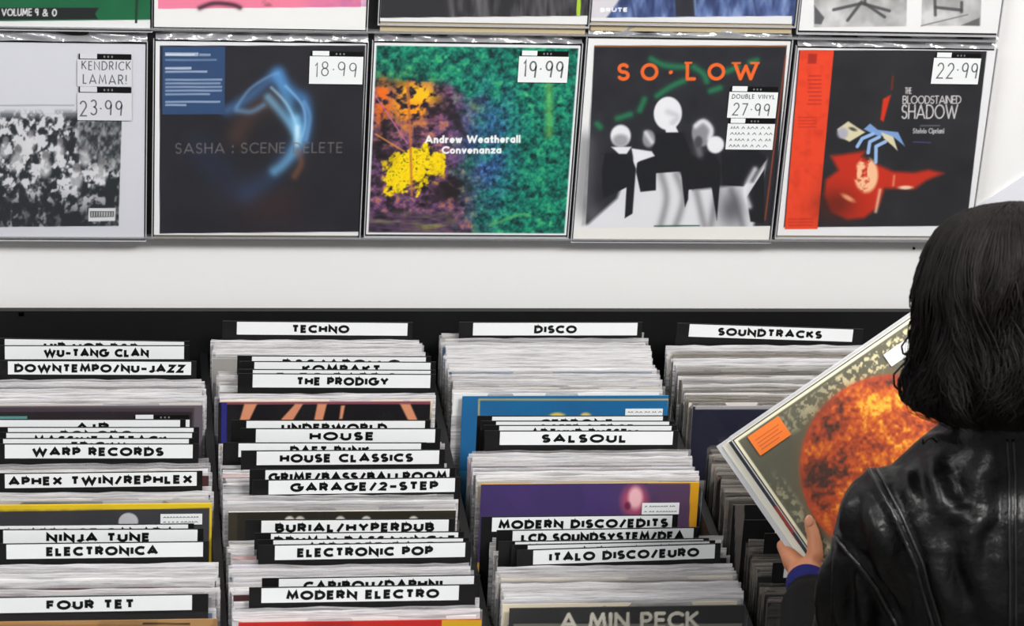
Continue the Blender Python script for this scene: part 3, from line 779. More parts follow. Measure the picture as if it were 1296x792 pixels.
def p_smoke(p):
    p.blend((226, 226, 228), np.ones(p.X.shape)); p.rect(202, 57.5, 462.5, 295.5, (35, 35, 40))
    n = p.noise(50, 11, 3); p.blend((52, 50, 56), n * .6 * (p.X > 202) * (p.Y > 58) * (p.Y < 295) * (p.X < 462))
    p.glow([(300, 170), (312, 150), (326, 136), (345, 128)], 14, (110, 74, 56), .35)
    p.glow([(316, 250), (336, 262), (360, 258)], 26, (70, 44, 42), .4)
    p.glow([(255, 190), (300, 240)], 22, (44, 56, 84), .4)
    p.glow([(350, 94), (336, 104), (320, 118), (300, 132), (288, 138)], 8, (70, 110, 160), .7)
    p.glow([(352, 92), (362, 108), (374, 118), (386, 126), (390, 150), (386, 176), (376, 190)], 9, (72, 128, 190), .75)
    p.glow([(352, 96), (364, 124), (372, 146), (380, 160)], 8, (90, 150, 200), .7)
    p.glow([(340, 122), (356, 140), (370, 158), (378, 172)], 6, (120, 176, 214), .7)
    p.glow([(376, 150), (380, 172), (374, 190), (362, 206), (350, 216)], 7, (130, 196, 232), .85)
    p.glow([(300, 134), (316, 112), (340, 96), (352, 92)], 2.2, (120, 160, 200), .5); p.glow([(344, 110), (362, 128), (374, 150), (380, 172)], 2.2, (170, 210, 236), .6); p.glow([(362, 108), (384, 132), (388, 158), (380, 182)], 2, (140, 190, 226), .6); p.glow([(380, 190), (384, 206), (376, 222)], 5, (150, 90, 60), .5)
    p.glow([(378, 160), (378, 182)], 3.5, (206, 234, 246), .8)
    p.glow([(386, 128), (394, 146), (390, 176)], 3, (120, 170, 214), .5)
    p.glow([(300, 138), (318, 140), (334, 132)], 4, (110, 150, 190), .6)
    p.glow([(372, 190), (346, 222), (316, 244)], 14, (48, 78, 120), .4)
    p.text('SASHA : SCENE DELETE', 222, 437, 179, 193, (118, 110, 108), .12, .75, .34)
    p.rect(205.5, 59, 284.5, 143, (50, 76, 114), 1, .8)
    p.text('---------', 210, 246, 66, 71, (214, 222, 232), .4, .9); p.rect(209, 66, 251, 70.5, (206, 216, 228), .7); p.rect(252, 67.5, 266, 70.5, (190, 200, 214), .6)
    p.rect(209, 74, 274, 76.5, (140, 156, 182), .6); p.rect(209, 84, 242, 87, (200, 210, 224), .8); p.rect(209, 88.5, 262, 91, (190, 202, 220), .7)
    for y in (98.5, 103, 107.5, 112, 116.5): p.rect(209, y, (281, 279, 281, 281, 266)[int((y - 98) / 4.5)], y + 2.6, (150, 166, 192), .8)
    for y, x in ((126, 279), (130, 236)): p.rect(209, y, x, y + 2.6, (160, 176, 200), .8)
r, M = wall_record('record with dark cover and blue smoke wisp, second in the lower wall row', TL=(197, 53), edge=(226, 226, 228), paint=p_smoke, buff=True, N_=280)
sticker(r, M, 391, 72, 460, 106, [('18*99', .1, .88, .2, .74, .07)], 6)

def p_forest(p):
    p.blend((228, 228, 230), np.ones(p.X.shape))
    a = p.noise(7, 21, 4, 1.2, 1); b_ = p.noise(18, 22, 3); c = p.noise(4, 23, 3); d = p.noise(40, 25, 2)
    C = p.ramp(np.clip((a * .6 + c * .5 - .30) * 1.9, 0, 1), [(0, (18, 44, 44)), (.35, (20, 92, 80)), (.65, (24, 140, 112)), (1, (80, 180, 110))])
    mz = np.clip((p.Y - 97 - .4 * np.maximum(p.X - 560, 0) + 20 * (b_ - .5)) / 10, 0, 1) * np.clip((628 - p.X + 60 * (b_ - .5)) / 50, 0, 1)
    M2 = p.ramp(np.clip(a * 1.9 - .45, 0, 1), [(0, (34, 28, 30)), (.4, (74, 52, 72)), (.7, (122, 80, 128)), (1, (190, 120, 80))])
    C = C * (1 - mz[..., None]) + M2 * mz[..., None]
    mb_ = np.exp(-((p.X - 618) / 34) ** 2 - ((p.Y - 185) / 70) ** 2) * np.clip(b_ * 2 - .3, 0, 1)
    B2 = p.ramp(np.clip(c * 1.8 - .4, 0, 1), [(0, (26, 40, 66)), (.6, (52, 96, 160)), (1, (96, 140, 200))])
    C = C * (1 - mb_[..., None]) + B2 * mb_[..., None]
    p.blend(C, np.ones(p.X.shape))
    for q, w, k in (([(478, 102), (520, 110), (560, 130), (590, 170)], 5, (44, 38, 46)),): p.glow(q, w, k, .8)
    o = np.clip((a - .38) * 5, 0, 1)
    p.blend((238, 150, 24), np.exp(-((p.X - 520) / 24) ** 2 - ((p.Y - 130) / 26) ** 2) * 1.5 * o)
    p.blend((232, 110, 30), np.exp(-((p.X - 484) / 9) ** 2 - ((p.Y - 128) / 28) ** 2) * 1.4 * o)
    p.blend((250, 190, 30), np.exp(-((p.X - 530) / 20) ** 2 - ((p.Y - 118) / 12) ** 2) * 1.3 * o)
    ye = 1 - ((p.X - 524 + .35 * (p.Y - 214)) / 38) ** 2 - ((p.Y - 215) / 32) ** 2 + (a - .5) * 2.2 + (b_ - .5) * 2.4
    p.blend(p.ramp(np.clip(c * 1.6 - .2, 0, 1), [(0, (186, 150, 20)), (.4, (238, 206, 10)), (1, (250, 226, 20))]), ye * 2.5 * (p.X < 566))
    p.blend((90, 80, 20), np.clip((c - .62) * 8, 0, 1) * np.exp(-((p.X - 520) / 44) ** 2 - ((p.Y - 216) / 34) ** 2) * .8)
    p.blend((30, 26, 28), np.exp(-((p.X - 484) / 14) ** 2 - ((p.Y - 178) / 26) ** 2) * .9 * np.clip(1.6 - 1.6 * a, 0, 1))
    p.blend((38, 32, 34), np.exp(-((p.X - 570) / 22) ** 2 - ((p.Y - 240) / 16) ** 2) * 1.3 * np.clip(1.9 - 2 * a, 0, 1))
    p.line([(474, 118), (500, 156), (516, 180)], 2, (180, 110, 150), .8); p.line([(516, 102), (520, 180), (522, 246)], 3, (190, 110, 60), .8, 2)
    p.line([(476, 168), (512, 190)], 2, (214, 140, 60), .8); p.line([(500, 156), (560, 148)], 3, (150, 80, 120), .5, 3)
    g = np.clip((p.Y - 262) / 14, 0, 1) * np.clip((600 - p.X) / 40, 0, 1)
    p.blend(p.ramp(np.clip(p.noise(8, 31, 3, 3, .7) * 1.7 - .35, 0, 1), [(0, (32, 34, 36)), (.5, (86, 66, 92)), (1, (130, 130, 80))]), g * .85)
    p.line([(624, 286), (664, 272), (676, 274)], 4, (90, 170, 100), .7, 3); p.line([(696, 104), (698, 170)], 9, (110, 186, 96), .7, 8)
    wh = (240, 240, 240)
    p.text('Andrew Weatherall', 538.5, 661, 169.5, 180, wh, .24, 1, .36); p.text('Convenanza', 560, 637, 183.5, 193.5, wh, .24, 1, .34)
    fr = np.minimum(np.minimum(p.u, 1 - p.u), np.minimum(p.v, 1 - p.v)); p.blend((230, 230, 232), np.clip((.012 - fr) / .003, 0, 1))
r, M = wall_record('record with green, yellow and purple painterly cover, third in the lower wall row', TL=(474, 55), edge=(228, 228, 230), paint=p_forest, N_=290)
mb = MB(); mb.box(.004, .0045, -.011, .311, .0075, .3); mb.build('dark_sleeve_behind', M_board, r)
sticker(r, M, 655, 72, 720, 104, [('19*99', .1, .9, .14, .82, .09)], 6.5)

def p_figures(p):
    p.blend((226, 226, 226), np.ones(p.X.shape)); p.rect(752, 58, 996, 288, (36, 37, 42), 1, 1, -.045)
    inn = np.clip((p.X - 752 + .072 * (p.Y - 58)), 0, 1) * np.clip((996 - .072 * (p.Y - 58) - p.X), 0, 1) * np.clip(p.Y - 58, 0, 1)
    n = p.noise(16, 41, 3); p.blend((62, 62, 68), n * .5 * inn)
    p.rect(752, 57, 996, 59.5, (150, 90, 50), .7)
    p.line([(995, 70), (975, 280)], 2, (190, 80, 40), .6)
    gcol = (38, 128, 84)
    for q in ([(824, 74), (842, 82), (868, 84)], [(878, 84), (890, 92), (895, 102)], [(866, 101), (850, 108), (832, 120)], [(816, 124), (810, 138)], [(798, 143), (782, 148)], [(756, 155), (760, 159)], [(900, 114), (912, 110)], [(920, 90), (934, 84)], [(950, 78), (958, 76)]):
        p.glow(q, 4.2, gcol, .8)
    p.glow([(742, 180), (738, 250), (750, 270)], 15, (108, 108, 112), .6)
    wht = (226, 226, 230); dk = (30, 31, 35); gr = (140, 140, 144)
    p.poly([(722, 290), (745, 283), (782, 250), (800, 200), (848, 200), (880, 240), (930, 235), (958, 230), (975, 200), (960, 290)], wht, .95, 5)
    for q in ([(838, 218), (846, 250), (838, 288)], [(858, 220), (868, 250), (858, 288)], [(884, 240), (896, 288)], [(912, 240), (904, 288)], [(930, 240), (946, 288)]): p.glow(q, 5, gr, .8)
    p.blend((76, 76, 82), inn * np.exp(-((p.X - 930) / 18) ** 2 - ((p.Y - 265) / 26) ** 2) * .8)
    for q in ([(766, 192), (798, 190), (806, 212), (802, 270), (792, 276), (794, 236), (764, 250), (762, 215)],
              [(808, 200), (832, 194), (832, 240), (812, 242), (806, 216)],
              [(832, 166), (866, 166), (876, 190), (874, 252), (870, 262), (864, 216), (832, 218), (826, 190)],
              [(874, 196), (904, 190), (916, 210), (912, 280), (904, 236), (872, 240)],
              [(916, 192), (960, 188), (976, 200), (946, 236), (918, 234)],
              [(950, 250), (972, 214), (974, 284), (956, 282)]): p.poly(q, dk, 1, 1.6)
    p.ell(786, 170, 13, 14, wht, 1, 3); p.ell(786, 176, 10, 8, gr, .8, 5); p.poly([(774, 184), (800, 184), (794, 193), (784, 193)], wht, 1, 2)
    p.ell(822, 174, 8, 11, gr, 1, 3); p.poly([(800, 186), (826, 190), (830, 196), (812, 202), (804, 206)], wht, 1, 2); p.glow([(818, 166), (826, 178)], 3, wht, .8)
    p.ell(846, 142, 18, 21, wht, 1, 2); p.glow([(846, 140), (858, 146), (852, 154)], 4, (180, 180, 184), .6); p.poly([(842, 156), (856, 158), (860, 166), (844, 166)], wht, 1, 1.5)
    p.ell(891, 167, 14, 17, gr, 1, 3); p.glow([(882, 158), (892, 152), (902, 162), (900, 174)], 3.5, wht, .9); p.glow([(884, 180), (888, 194)], 5, (120, 120, 124), .8); p.ell(886, 178, 5, 7, (70, 70, 74), .9, 3)
    p.ell(908, 182, 11, 11, wht, 1, 3)
    p.glow([(960, 214), (948, 240), (954, 262)], 4, wht, .8)
    oc = (232, 104, 44)
    for ch, x0, x1 in (('S', 781, 797), ('O', 811, 833), ('*', 845, 853), ('L', 868, 881), ('O', 896, 918), ('W', 929, 960)):
        p.text(ch, x0, x1, 79 if ch != '*' else 86, 101 if ch != '*' else 95, oc, .2 if ch != '*' else .5)
    p.rect(866, 77.6, 876, 80, oc); p.rect(926, 78, 938, 80.4, oc); p.rect(950, 78, 962, 80.4, oc)
    p.rect(830, 285.5, 890, 287.5, (40, 80, 62), .8)
    p.rect(700, 288, 1010, 310, (226, 224, 220))
r, M = wall_record('record with orange title over white-headed figures, fourth in the lower wall row', TL=(745, 49), edge=(228, 228, 226), paint=p_figures, N_=290, hgt=.3335)
sticker(r, M, 920, 117, 985, 149, [('27*99', .1, .86, .42, .92, .09), ('DOUBLE VINYL', .06, .94, .08, .26, .16)], 6.5)
sticker(r, M, 918, 157, 981, 189, header=6, scrib=(.15, .38, .62, .85))

def p_red_dark(p):
    p.blend((228, 228, 230), np.ones(p.X.shape)); p.rect(1011, 63.5, 1249, 287.5, (35, 35, 39), 1, 1, -.085)
    X = p.X + .085 * (p.Y - 63.5)
    inn = np.clip(X - 1011, 0, 1) * np.clip(1249 - X, 0, 1) * np.clip(p.Y - 63.5, 0, 1) * np.clip(287.5 - p.Y, 0, 1)
    n = p.noise(30, 51, 3); p.blend((66, 66, 70), inn * n * .45)
    p.rect(1012.5, 63.5, 1055, 290, (226, 72, 42), 1, 1, -.085)
    band = np.clip(X - 1013, 0, 1) * np.clip(1055 - X, 0, 1)
    p.blend((196, 54, 32), band * np.clip(p.noise(8, 52, 2) * 2 - .9, 0, 1) * .6 * inn)
    p.rect(1023, 68, 1034, 80, (150, 40, 30), .8, 2, -.085)
    for y in range(94, 130, 5): p.rect(1022 + (y % 3), y, 1040, y + 2.4, (170, 46, 32), .55, 1, -.085)
    for y in range(146, 162, 4): p.rect(1010, y, 1034, y + 2, (180, 48, 34), .5, 1, -.085)
    for y in range(276, 286, 4): p.rect(998, y, 1030, y + 2, (176, 46, 32), .5, 1, -.085)
    p.poly([(1118, 124), (1128, 119), (1124, 134), (1119, 153), (1115, 150)], (206, 54, 30), 1, 2.5); p.glow([(1130, 96), (1129, 112)], 1.6, (120, 50, 36), .8)
    # red glow shape
    red = (200, 50, 30)
    p.poly([(1052, 196), (1096, 190), (1092, 197), (1112, 207), (1132, 216), (1160, 218), (1178, 214), (1198, 219), (1176, 228), (1160, 239), (1122, 238), (1114, 262), (1096, 276), (1074, 278), (1054, 268), (1044, 246), (1046, 226), (1062, 214)], red, .95, 6)
    p.blend((90, 34, 24), inn * np.exp(-((p.X - 1060) / 26) ** 2 - ((p.Y - 258) / 20) ** 2) * .75)
    pn = p.noise(9, 57, 3); p.blend((240, 190, 150), np.clip((1 - ((p.X - 1098) / 17) ** 2 - ((p.Y - 221) / 25) ** 2) * 2.5, 0, 1) * np.clip((pn - .36 + (p.X - 1092) * .012) * 6, 0, 1))
    p.ell(1075, 250, 9, 3, (230, 160, 120), .9, 3, 30); p.glow([(1116, 240), (1111, 268)], 2.2, (230, 190, 160), .8); p.ell(1149, 237, 9, 2.4, (240, 214, 190), .9, 2)
    p.glow([(1134, 222), (1133, 234)], 1.6, (230, 180, 140), .6)
    # pale blue and cream feather shape
    cr = (214, 206, 172); bl = (126, 158, 208)
    p.poly([(1060, 162), (1074, 152), (1086, 160), (1096, 166), (1086, 172), (1076, 178), (1064, 172)], cr, 1, 2); p.ell(1067, 167, 7, 7, (170, 168, 186), .9, 4); p.ell(1080, 162, 5, 2, (40, 40, 44), .8, 2, 20)
    p.poly([(1094, 162), (1102, 155), (1112, 163), (1138, 166), (1147, 184), (1132, 172), (1110, 170)], bl, 1, 1.5)
    for q in ([(1106, 168), (1092, 174), (1086, 184)], [(1114, 172), (1102, 178), (1100, 192)], [(1122, 178), (1110, 184), (1110, 204)]): p.line(q, 4.5, (150, 184, 226), 1, 1.5)
    p.poly([(1116, 166), (1132, 172), (1138, 190), (1132, 184), (1120, 174)], cr, 1, 1.5)
    p.line([(1158, 178.5), (1180, 179.5)], 1.5, (80, 72, 130), .8)
    c = (208, 204, 204)
    p.text('THE', 1146, 1154, 109.5, 118, c, .16, .8); p.text('BLOODSTAINED', 1143, 1218, 120, 130.5, c, .13, .95, .18); p.text('SHADOW', 1142, 1214, 131, 149.5, c, .1, .95, .22)
    p.rect(1166, 157, 1192, 159, (120, 120, 122), .6); p.text('Stelvio Cipriani', 1157, 1197, 161, 168, (190, 190, 192), .18, .9)
r, M = wall_record('record with red side band and dark cover, rightmost of the lower wall row', TL=(1010, 61.5), edge=(228, 228, 230), paint=p_red_dark, buff=True, N_=280)
sticker(r, M, 1178, 74, 1242, 106, [('22*99', .1, .96, .16, .78, .08)], 6)

# upper row: only the bottom of each cover shows --------------------
def p_green(p):
    p.blend((30, 104, 66), np.ones(p.X.shape)); p.blend((24, 86, 56), p.noise(30, 61) * .6); p.rect(-120, 27.5, 200, 40, (222, 222, 222), 1, 1)
    p.poly([(-60, 9.5), (131, 11), (126, 19), (130, 26), (-60, 25)], (34, 36, 38)); p.text('VOLUME 9', 4, 52, 11, 21, (214, 214, 214), .17); p.text('& 0', 57, 76, 12, 22, (214, 214, 214), .17)
    p.rect(178.5, -225, 182, 32, (30, 60, 44))
wall_record('record with green cover and dark banner, leftmost of the upper wall row', BL=(-83, 32), edge=(222, 222, 220), paint=p_green, flap=False, N_=260)
def p_pink(p):
    p.blend((226, 226, 224), np.ones(p.X.shape)); p.rect(200, -225, 464, 10.5, (228, 128, 156)); n = p.noise(14, 71)
    p.blend((186, 110, 160), np.clip((p.X - 380) / 40, 0, 1) * (p.Y < 10) * n)
    p.glow([(254, 10), (272, 4), (296, 6), (306, 10)], 3.2, (74, 44, 56), .9); p.blend((110, 70, 70), np.clip(n * 3 - 1.9, 0, 1) * (p.Y < 9) * (p.X > 300) * (p.X < 372))
wall_record('record with pink picture on a white cover, second in the upper wall row', BL=(195, 34), edge=(226, 226, 224), paint=p_pink, flap=False, N_=260)
def p_streak(p):
    p.blend((48, 47, 50), np.ones(p.X.shape)); n = p.noise(10, 81, 3, .8, 5)
    p.blend((120, 118, 122), np.clip(n * 2.4 - 1.1, 0, 1) * .8 * (p.X > 560))
    for x in (575, 612, 620, 690, 706): p.glow([(x - 8, -40), (x, 22)], 4, (130, 128, 130), .5)
    p.rect(737, -225, 742, 22, (170, 200, 60)); p.rect(480, 22.5, 760, 40, (222, 222, 222))
wall_record('record with dark grey streaked cover, third in the upper wall row', BL=(481, 27), edge=(222, 222, 222), paint=p_streak, flap=False, buff=True, N_=260)
def p_denim(p):
    p.blend((206, 202, 206), np.ones(p.X.shape)); n = p.noise(14, 91, 3, .7, 2)
    J = np.clip((p.X - 775 - .7 * (10 - p.Y)) / 4, 0, 1)
    p.blend(p.ramp(np.clip(n * 1.7 - .35, 0, 1), [(0, (50, 62, 100)), (.5, (84, 102, 150)), (1, (130, 150, 190))]), J)
    p.poly([(840, -225), (900, -225), (884, 22), (858, 22)], (44, 42, 46), .9, 3); p.glow([(880, -30), (884, 20)], 2, (120, 150, 196), .8)
    for q in (800, 846, 906, 960): p.glow([(q - 10, -40), (q + 4, 22)], 2, (56, 66, 104), .7)
    p.text('BRUTE', 760, 795, 9.5, 15, (238, 238, 240), .28)
    p.rect(740, 22.5, 1010, 40, (220, 220, 222))
wall_record('record with blue denim cover, fourth in the upper wall row', BL=(748, 26.5), edge=(222, 222, 222), paint=p_denim, flap=False, buff=True, N_=260)
def p_chairs(p):
    p.blend((226, 226, 226), np.ones(p.X.shape))
    for x0, x1, sd in ((1030, 1151, 3), (1169.5, 1248, 4)):
        n = p.noise(22, 100 + sd, 3); m_ = np.clip(p.X - x0, 0, 1) * np.clip(x1 - p.X, 0, 1) * np.clip(35 - p.Y, 0, 1)
        p.blend(p.ramp(np.clip(n * 1.2, 0, 1), [(0, (130, 130, 130)), (1, (206, 206, 206))]), m_)
    for q in ([(1056, 12), (1092, 4), (1128, 14)], [(1092, 2), (1074, 26)], [(1096, 4), (1122, 22)], [(1098, -20), (1096, 4)], [(1186, -20), (1188, 20)], [(1188, 10), (1222, 14)], [(1222, 4), (1222, 16)]): p.line(q, 4, (70, 70, 72), .85, 2)
    p.poly([(1031, 6), (1044, 22), (1040, 31), (1031, 30)], (80, 80, 84), .9, 2); p.poly([(1222, 34), (1246, 24), (1246, 35)], (90, 90, 92), .9, 2); p.line([(1170, 34), (1230, 20)], 2, (120, 120, 120), .8)
wall_record('record with white cover and grey chair photographs, rightmost of the upper wall row', BL=(1011, 38.5), edge=(228, 228, 228), paint=p_chairs, flap=False, N_=260)

# small mark on the wall and an opaque pale sheet standing in for a plastic sleeve's corner
p = at(1156.5, 314, Y=-.0005)
mb = MB(); mb.tube([(0, 0, 0), (0, -.002, 0)], .0022, 12); o = mb.build('wall_hook', M_black); o.location = (p.x, 0, p.z)
tag(o, 'tiny black pin in the white wall below the rightmost lower record', 'pin')
a = at(1245, 256, Y=-.004); c = at(1296, 222, Y=-.004); ex = (c - a).normalized(); ez = Vector((0, -1, 0)).cross(ex); ez = ez if ez.z > 0 else -ez
mb = MB(); mb.box(-.03, 0, -.33, .29, .003, 0)
o = mb.build('loose_sleeve', mat('pale_lilac_plastic', rgb(226, 226, 234), .4)); o.matrix_world = Matrix.Translation(a) @ Matrix((ex, Vector((0, 1, 0)), ez)).transposed().to_4x4()
tag(o, 'pale tilted sheet on the wall behind the dark head', 'loose_sleeve')

# ------------------------------------------------------------------ the held records
C0 = at(1142, 590, Y=-.985)                     # middle of the front cover
HN = (-FW + Vector((0, 0, .10)) + RT * -.03).normalized()
_a = at(912, 560, P=C0, N=HN); _b = at(1140, 403, P=C0, N=HN)
HX = (_b - _a).normalized(); HZ = HX.cross(-HN).normalized(); HZ = HZ if HZ.z > 0 else -HZ
HR = Matrix((HX, -HN, HZ)).transposed()
TLF = at(929, 557, P=C0, N=HN)                  # top left corner of the front cover
def held(label, off, dx, dz, color):
    r = bpy.data.objects.new('record', None); col.objects.link(r)
    r.matrix_world = Matrix.Translation(TLF - HN * off + HX * dx + HZ * (dz - .315)) @ HR.to_4x4()
    tag(r, label, 'record', 'records held in the hand')
    mb = MB(); mb.box(0, .0003, 0, .315, .0032, .315); mb.build('cover', mat('cover_edge_%d_%d_%d' % color, rgb(*color), .5, .3), r)
    return r, r.matrix_world.copy()
r, M = held('held record with glowing orange disc on an olive grey cover, in front of the stack', 0, 0, 0, (226, 220, 190))
q0 = proj(M @ Vector((0, 0, .315))); q1 = proj(M @ Vector((.315, 0, .315))); q2 = proj(M @ Vector((0, 0, 0)))
pr = Print(q0, q1, q2, 330, 330, (82, 80, 64))
n = pr.noise(40, 5, 3); pr.blend((112, 108, 88), n * .5)
fil = np.clip((pr.noise(5, 9, 3) - .47) * 10, 0, 1)
tb = np.clip((.125 - pr.v) / .03, 0, 1) * np.clip((pr.v - .018) / .01, 0, 1) * np.clip((pr.u - .16) / .5 + pr.noise(26, 77, 2) - .25, 0, 1)
lb = np.clip((.085 - pr.u) / .02, 0, 1) * np.clip((pr.u - .012) / .01, 0, 1) * np.clip((pr.v - .2) / .5 + pr.noise(20, 78, 2) - .45, 0, 1)
pr.blend((206, 196, 154), np.maximum(tb, lb) * fil)
sx, sy, sr = 1130, 592, 117.5
d = np.hypot(pr.X - sx, pr.Y - sy)
k = pr.noise(5, 15, 3) * .62 + pr.noise(30, 16, 3) * .68
for (x, y, rx, ry, a_) in ((1108, 505, 26, 16, .15), (1092, 520, 18, 14, .15), (1105, 540, 26, 10, .15), (1152, 560, 24, 14, .08), (1085, 590, 12, 20, .2), (1118, 582, 12, 16, .22), (1060, 640, 14, 12, .12), (1140, 520, 16, 20, .05), (1170, 575, 22, 16, .12)):
    k = k + a_ * np.exp(-((pr.X - x) / rx) ** 2 - ((pr.Y - y) / ry) ** 2)
k = k - .12 * np.exp(-((pr.X - 1040) / 26) ** 2 - ((pr.Y - 580) / 44) ** 2) - .08 * np.exp(-((pr.X - 1150) / 14) ** 2 - ((pr.Y - 525) / 10) ** 2)
sun = pr.ramp((k - .36) * 1.55, [(0, (62, 36, 24)), (.25, (128, 50, 24)), (.5, (176, 68, 24)), (.74, (206, 108, 24)), (1, (236, 180, 54))])
rim = np.clip((d - sr + 10) / 10, 0, 1)[..., None]; sun = sun * (1 - .7 * rim) + np.array((176, 66, 34)) / 255. * .7 * rim
pr.blend((150, 84, 40), .5 * np.exp(-np.clip(d - sr, 0, None) / 4) * (d > sr)); pr.blend(sun, np.clip((sr - d) / 1.6 + .5, 0, 1))
fr = np.minimum(pr.u, pr.v); pr.blend((232, 226, 196), np.clip((.014 - fr) / .004, 0, 1))
pr.build('cover_print', .315, .315, 0, r)
mb = MB(); mb.box(-.003, -.0018, -.003, .318, -.0015, .322); mb.build('plastic_sleeve', M_film, r)
mb = MB(); mb.box(-.0032, -.0018, -.003, -.0018, .0042, .322); mb.box(-.0032, -.0018, .3205, .318, .0042, .322); mb.build('sleeve_edge', M_edge, r)
a = px_local(M, 946, 553, -.0022); c1 = px_local(M, 985, 526, -.0022); c2 = px_local(M, 1005, 549, -.0022); c3 = px_local(M, 962, 577, -.0022)
mb = MB(); Lx, Lz = a.x, a.z; w_ = (c1 - a).length; h_ = (c3 - a).length
mb.box(Lx, -.0024, Lz - h_, Lx + w_, -.0020, Lz)
st = mb.build('orange_sticker', mat('orange_sticker_paper', rgb(240, 122, 44), .35), r); tag(st, 'orange sticker', None)
mb = MB()
for q in range(4): mb.box(Lx + w_ * .12, -.0026, Lz - h_ * (.3 + .16 * q) - .0012, Lx + w_ * (.88, .8, .86, .7)[q], -.00245, Lz - h_ * (.3 + .16 * q))
mb.build('small_print', mat('sticker_print', rgb(196, 88, 36), .5), st)
a = px_local(M, 1118, 449, -.0022)
mb = MB(); mb.box(a.x, -.0026, a.z - .018, a.x + .04, -.0022, a.z); mb.build('price_sticker', M_white, r)
r, M = held('held record with dark slate spine, second in the held stack',   .0075, -.0068, .0015, (52, 54, 62))
mb = MB(); mb.box(-.0003, 0, .16, .0006, .0028, .19); mb.box(.0, .0001, .175, .008, .0004, .215); o = mb.build('red_patch', mat('red_spine_print', rgb(150, 52, 40), .5), r); tag(o, 'red patch', None)
r, M = held('held record with cream white sleeve, third in the held stack', .013, -.0155, .003, (226, 222, 206))
r, M = held('held record in clear plastic, rearmost of the held stack', .0185, -.0190, .004, (120, 112, 104))
mb = MB(); mb.box(-.003, -.002, -.003, .318, -.0017, .3175); mb.build('plastic_sleeve', M_edge, r)

# ------------------------------------------------------------------ the person
YT = -1.30
def hp(px, py, n): return at(px, py, P=C0, N=HN) + HN * n
NECK = at(1285, 545, Y=YT); HEADC = at(1287, 398, Y=YT + .02)
SHL = at(1131, 657, Y=YT); SHR = Vector((2 * NECK.x - SHL.x, YT, SHL.z))
ELL = at(1078, 850, Y=YT + .08); WRL = hp(1019, 731, .006)
ELR = Vector((SHR.x + .055, YT + .01, SHR.z - .28)); WRR = Vector((SHR.x + .065, YT + .09, SHR.z - .50))
face = Vector((-.5, .75, -.42)).normalized()
mb = MB()
# head, neck, torso core
qh = face.to_track_quat('-Y', 'Z')              # local -Y looks along the face direction
def hd(x, y, z): return HEADC + qh @ Vector((x, y, z))
mb.ellipsoid(hd(0, .012, .022), .074, .088, .092, qh)
mb.ellipsoid(hd(0, -.022, -.036), .058, .064, .082, qh)
mb.ellipsoid(hd(0, -.062, -.098), .022, .018, .016, qh)          # chin
mb.capsule(hd(0, -.088, .012), hd(0, -.108, -.022), .008, .013)  # nose
mb.ellipsoid(hd(0, -.083, -.054), .022, .012, .007, qh); mb.ellipsoid(hd(0, -.080, -.066), .018, .012, .007, qh)
for s in (-1, 1):
    mb.ellipsoid(hd(.03 * s, -.074, .034), .022, .012, .008, qh)
    mb.ellipsoid(hd(.03 * s, -.072, .012), .014, .012, .009, qh)
    mb.ellipsoid(hd(.074 * s, .008, -.008), .010, .018, .031, qh)
mb.capsule(HEADC + Vector((0, -.01, -.06)), NECK + Vector((0, .01, -.06)), .05, .045)
hipz = .92
mb.ellipsoid((NECK.x, YT, NECK.z - .24), .105, .08, .2); mb.ellipsoid((NECK.x, YT, 1.02), .12, .085, .18)
for s, sh, el, wr in ((-1, SHL, ELL, WRL), (1, SHR, ELR, WRR)):
    mb.chain([NECK + Vector((0, 0, -.12)), sh + Vector((-.012 * s, 0, -.01)), el, wr], [.05, .04, .035, .024])
    hip = Vector((NECK.x + .085 * s, YT, .9)); kn = Vector((NECK.x + .095 * s, YT + .02, .5)); an = Vector((NECK.x + .1 * s, YT - .01, .08))
    mb.chain([hip, kn, an], [.078, .05, .034]); mb.capsule(an, an + Vector((0, .13, -.045)), .032, .026)
# left hand: thumb on the front cover, four fingers behind the stack
def fing(pts, rs): mb.chain([hp(*q) for q in pts], rs, 14)
mb.capsule(hp(1019, 728, .0), hp(1001, 705, -.012), .0155, .012); mb.capsule(hp(1020, 728, .0), hp(1008, 713, -.014), .0155, .012)
mb.capsule(hp(1022, 730, .0), hp(1016, 721, -.012), .015, .010)
fing([(1022, 722, .004), (1031, 702, .0130), (1029, 678, .0128), (1023.5, 660, .0118)], [.0130, .0112, .0092, .0080])
fing([(999, 703, -.012), (993, 690, -.036), (1024, 676, -.037), (1050, 676, -.035)], [.0100, .0085, .0085, .0075])
fing([(1002, 713, -.016), (1000, 703, -.038), (1036, 692, -.038), (1066, 692, -.035)], [.0105, .0095, .0085, .0075])
fing([(1008, 721, -.018), (1008, 716, -.038), (1044, 709, -.038), (1074, 708, -.035)], [.010, .009, .008, .007])
fing([(1016, 727, -.016), (1017, 727, -.036), (1046, 723, -.036), (1072, 722, -.033)], [.009, .008, .007, .0065])
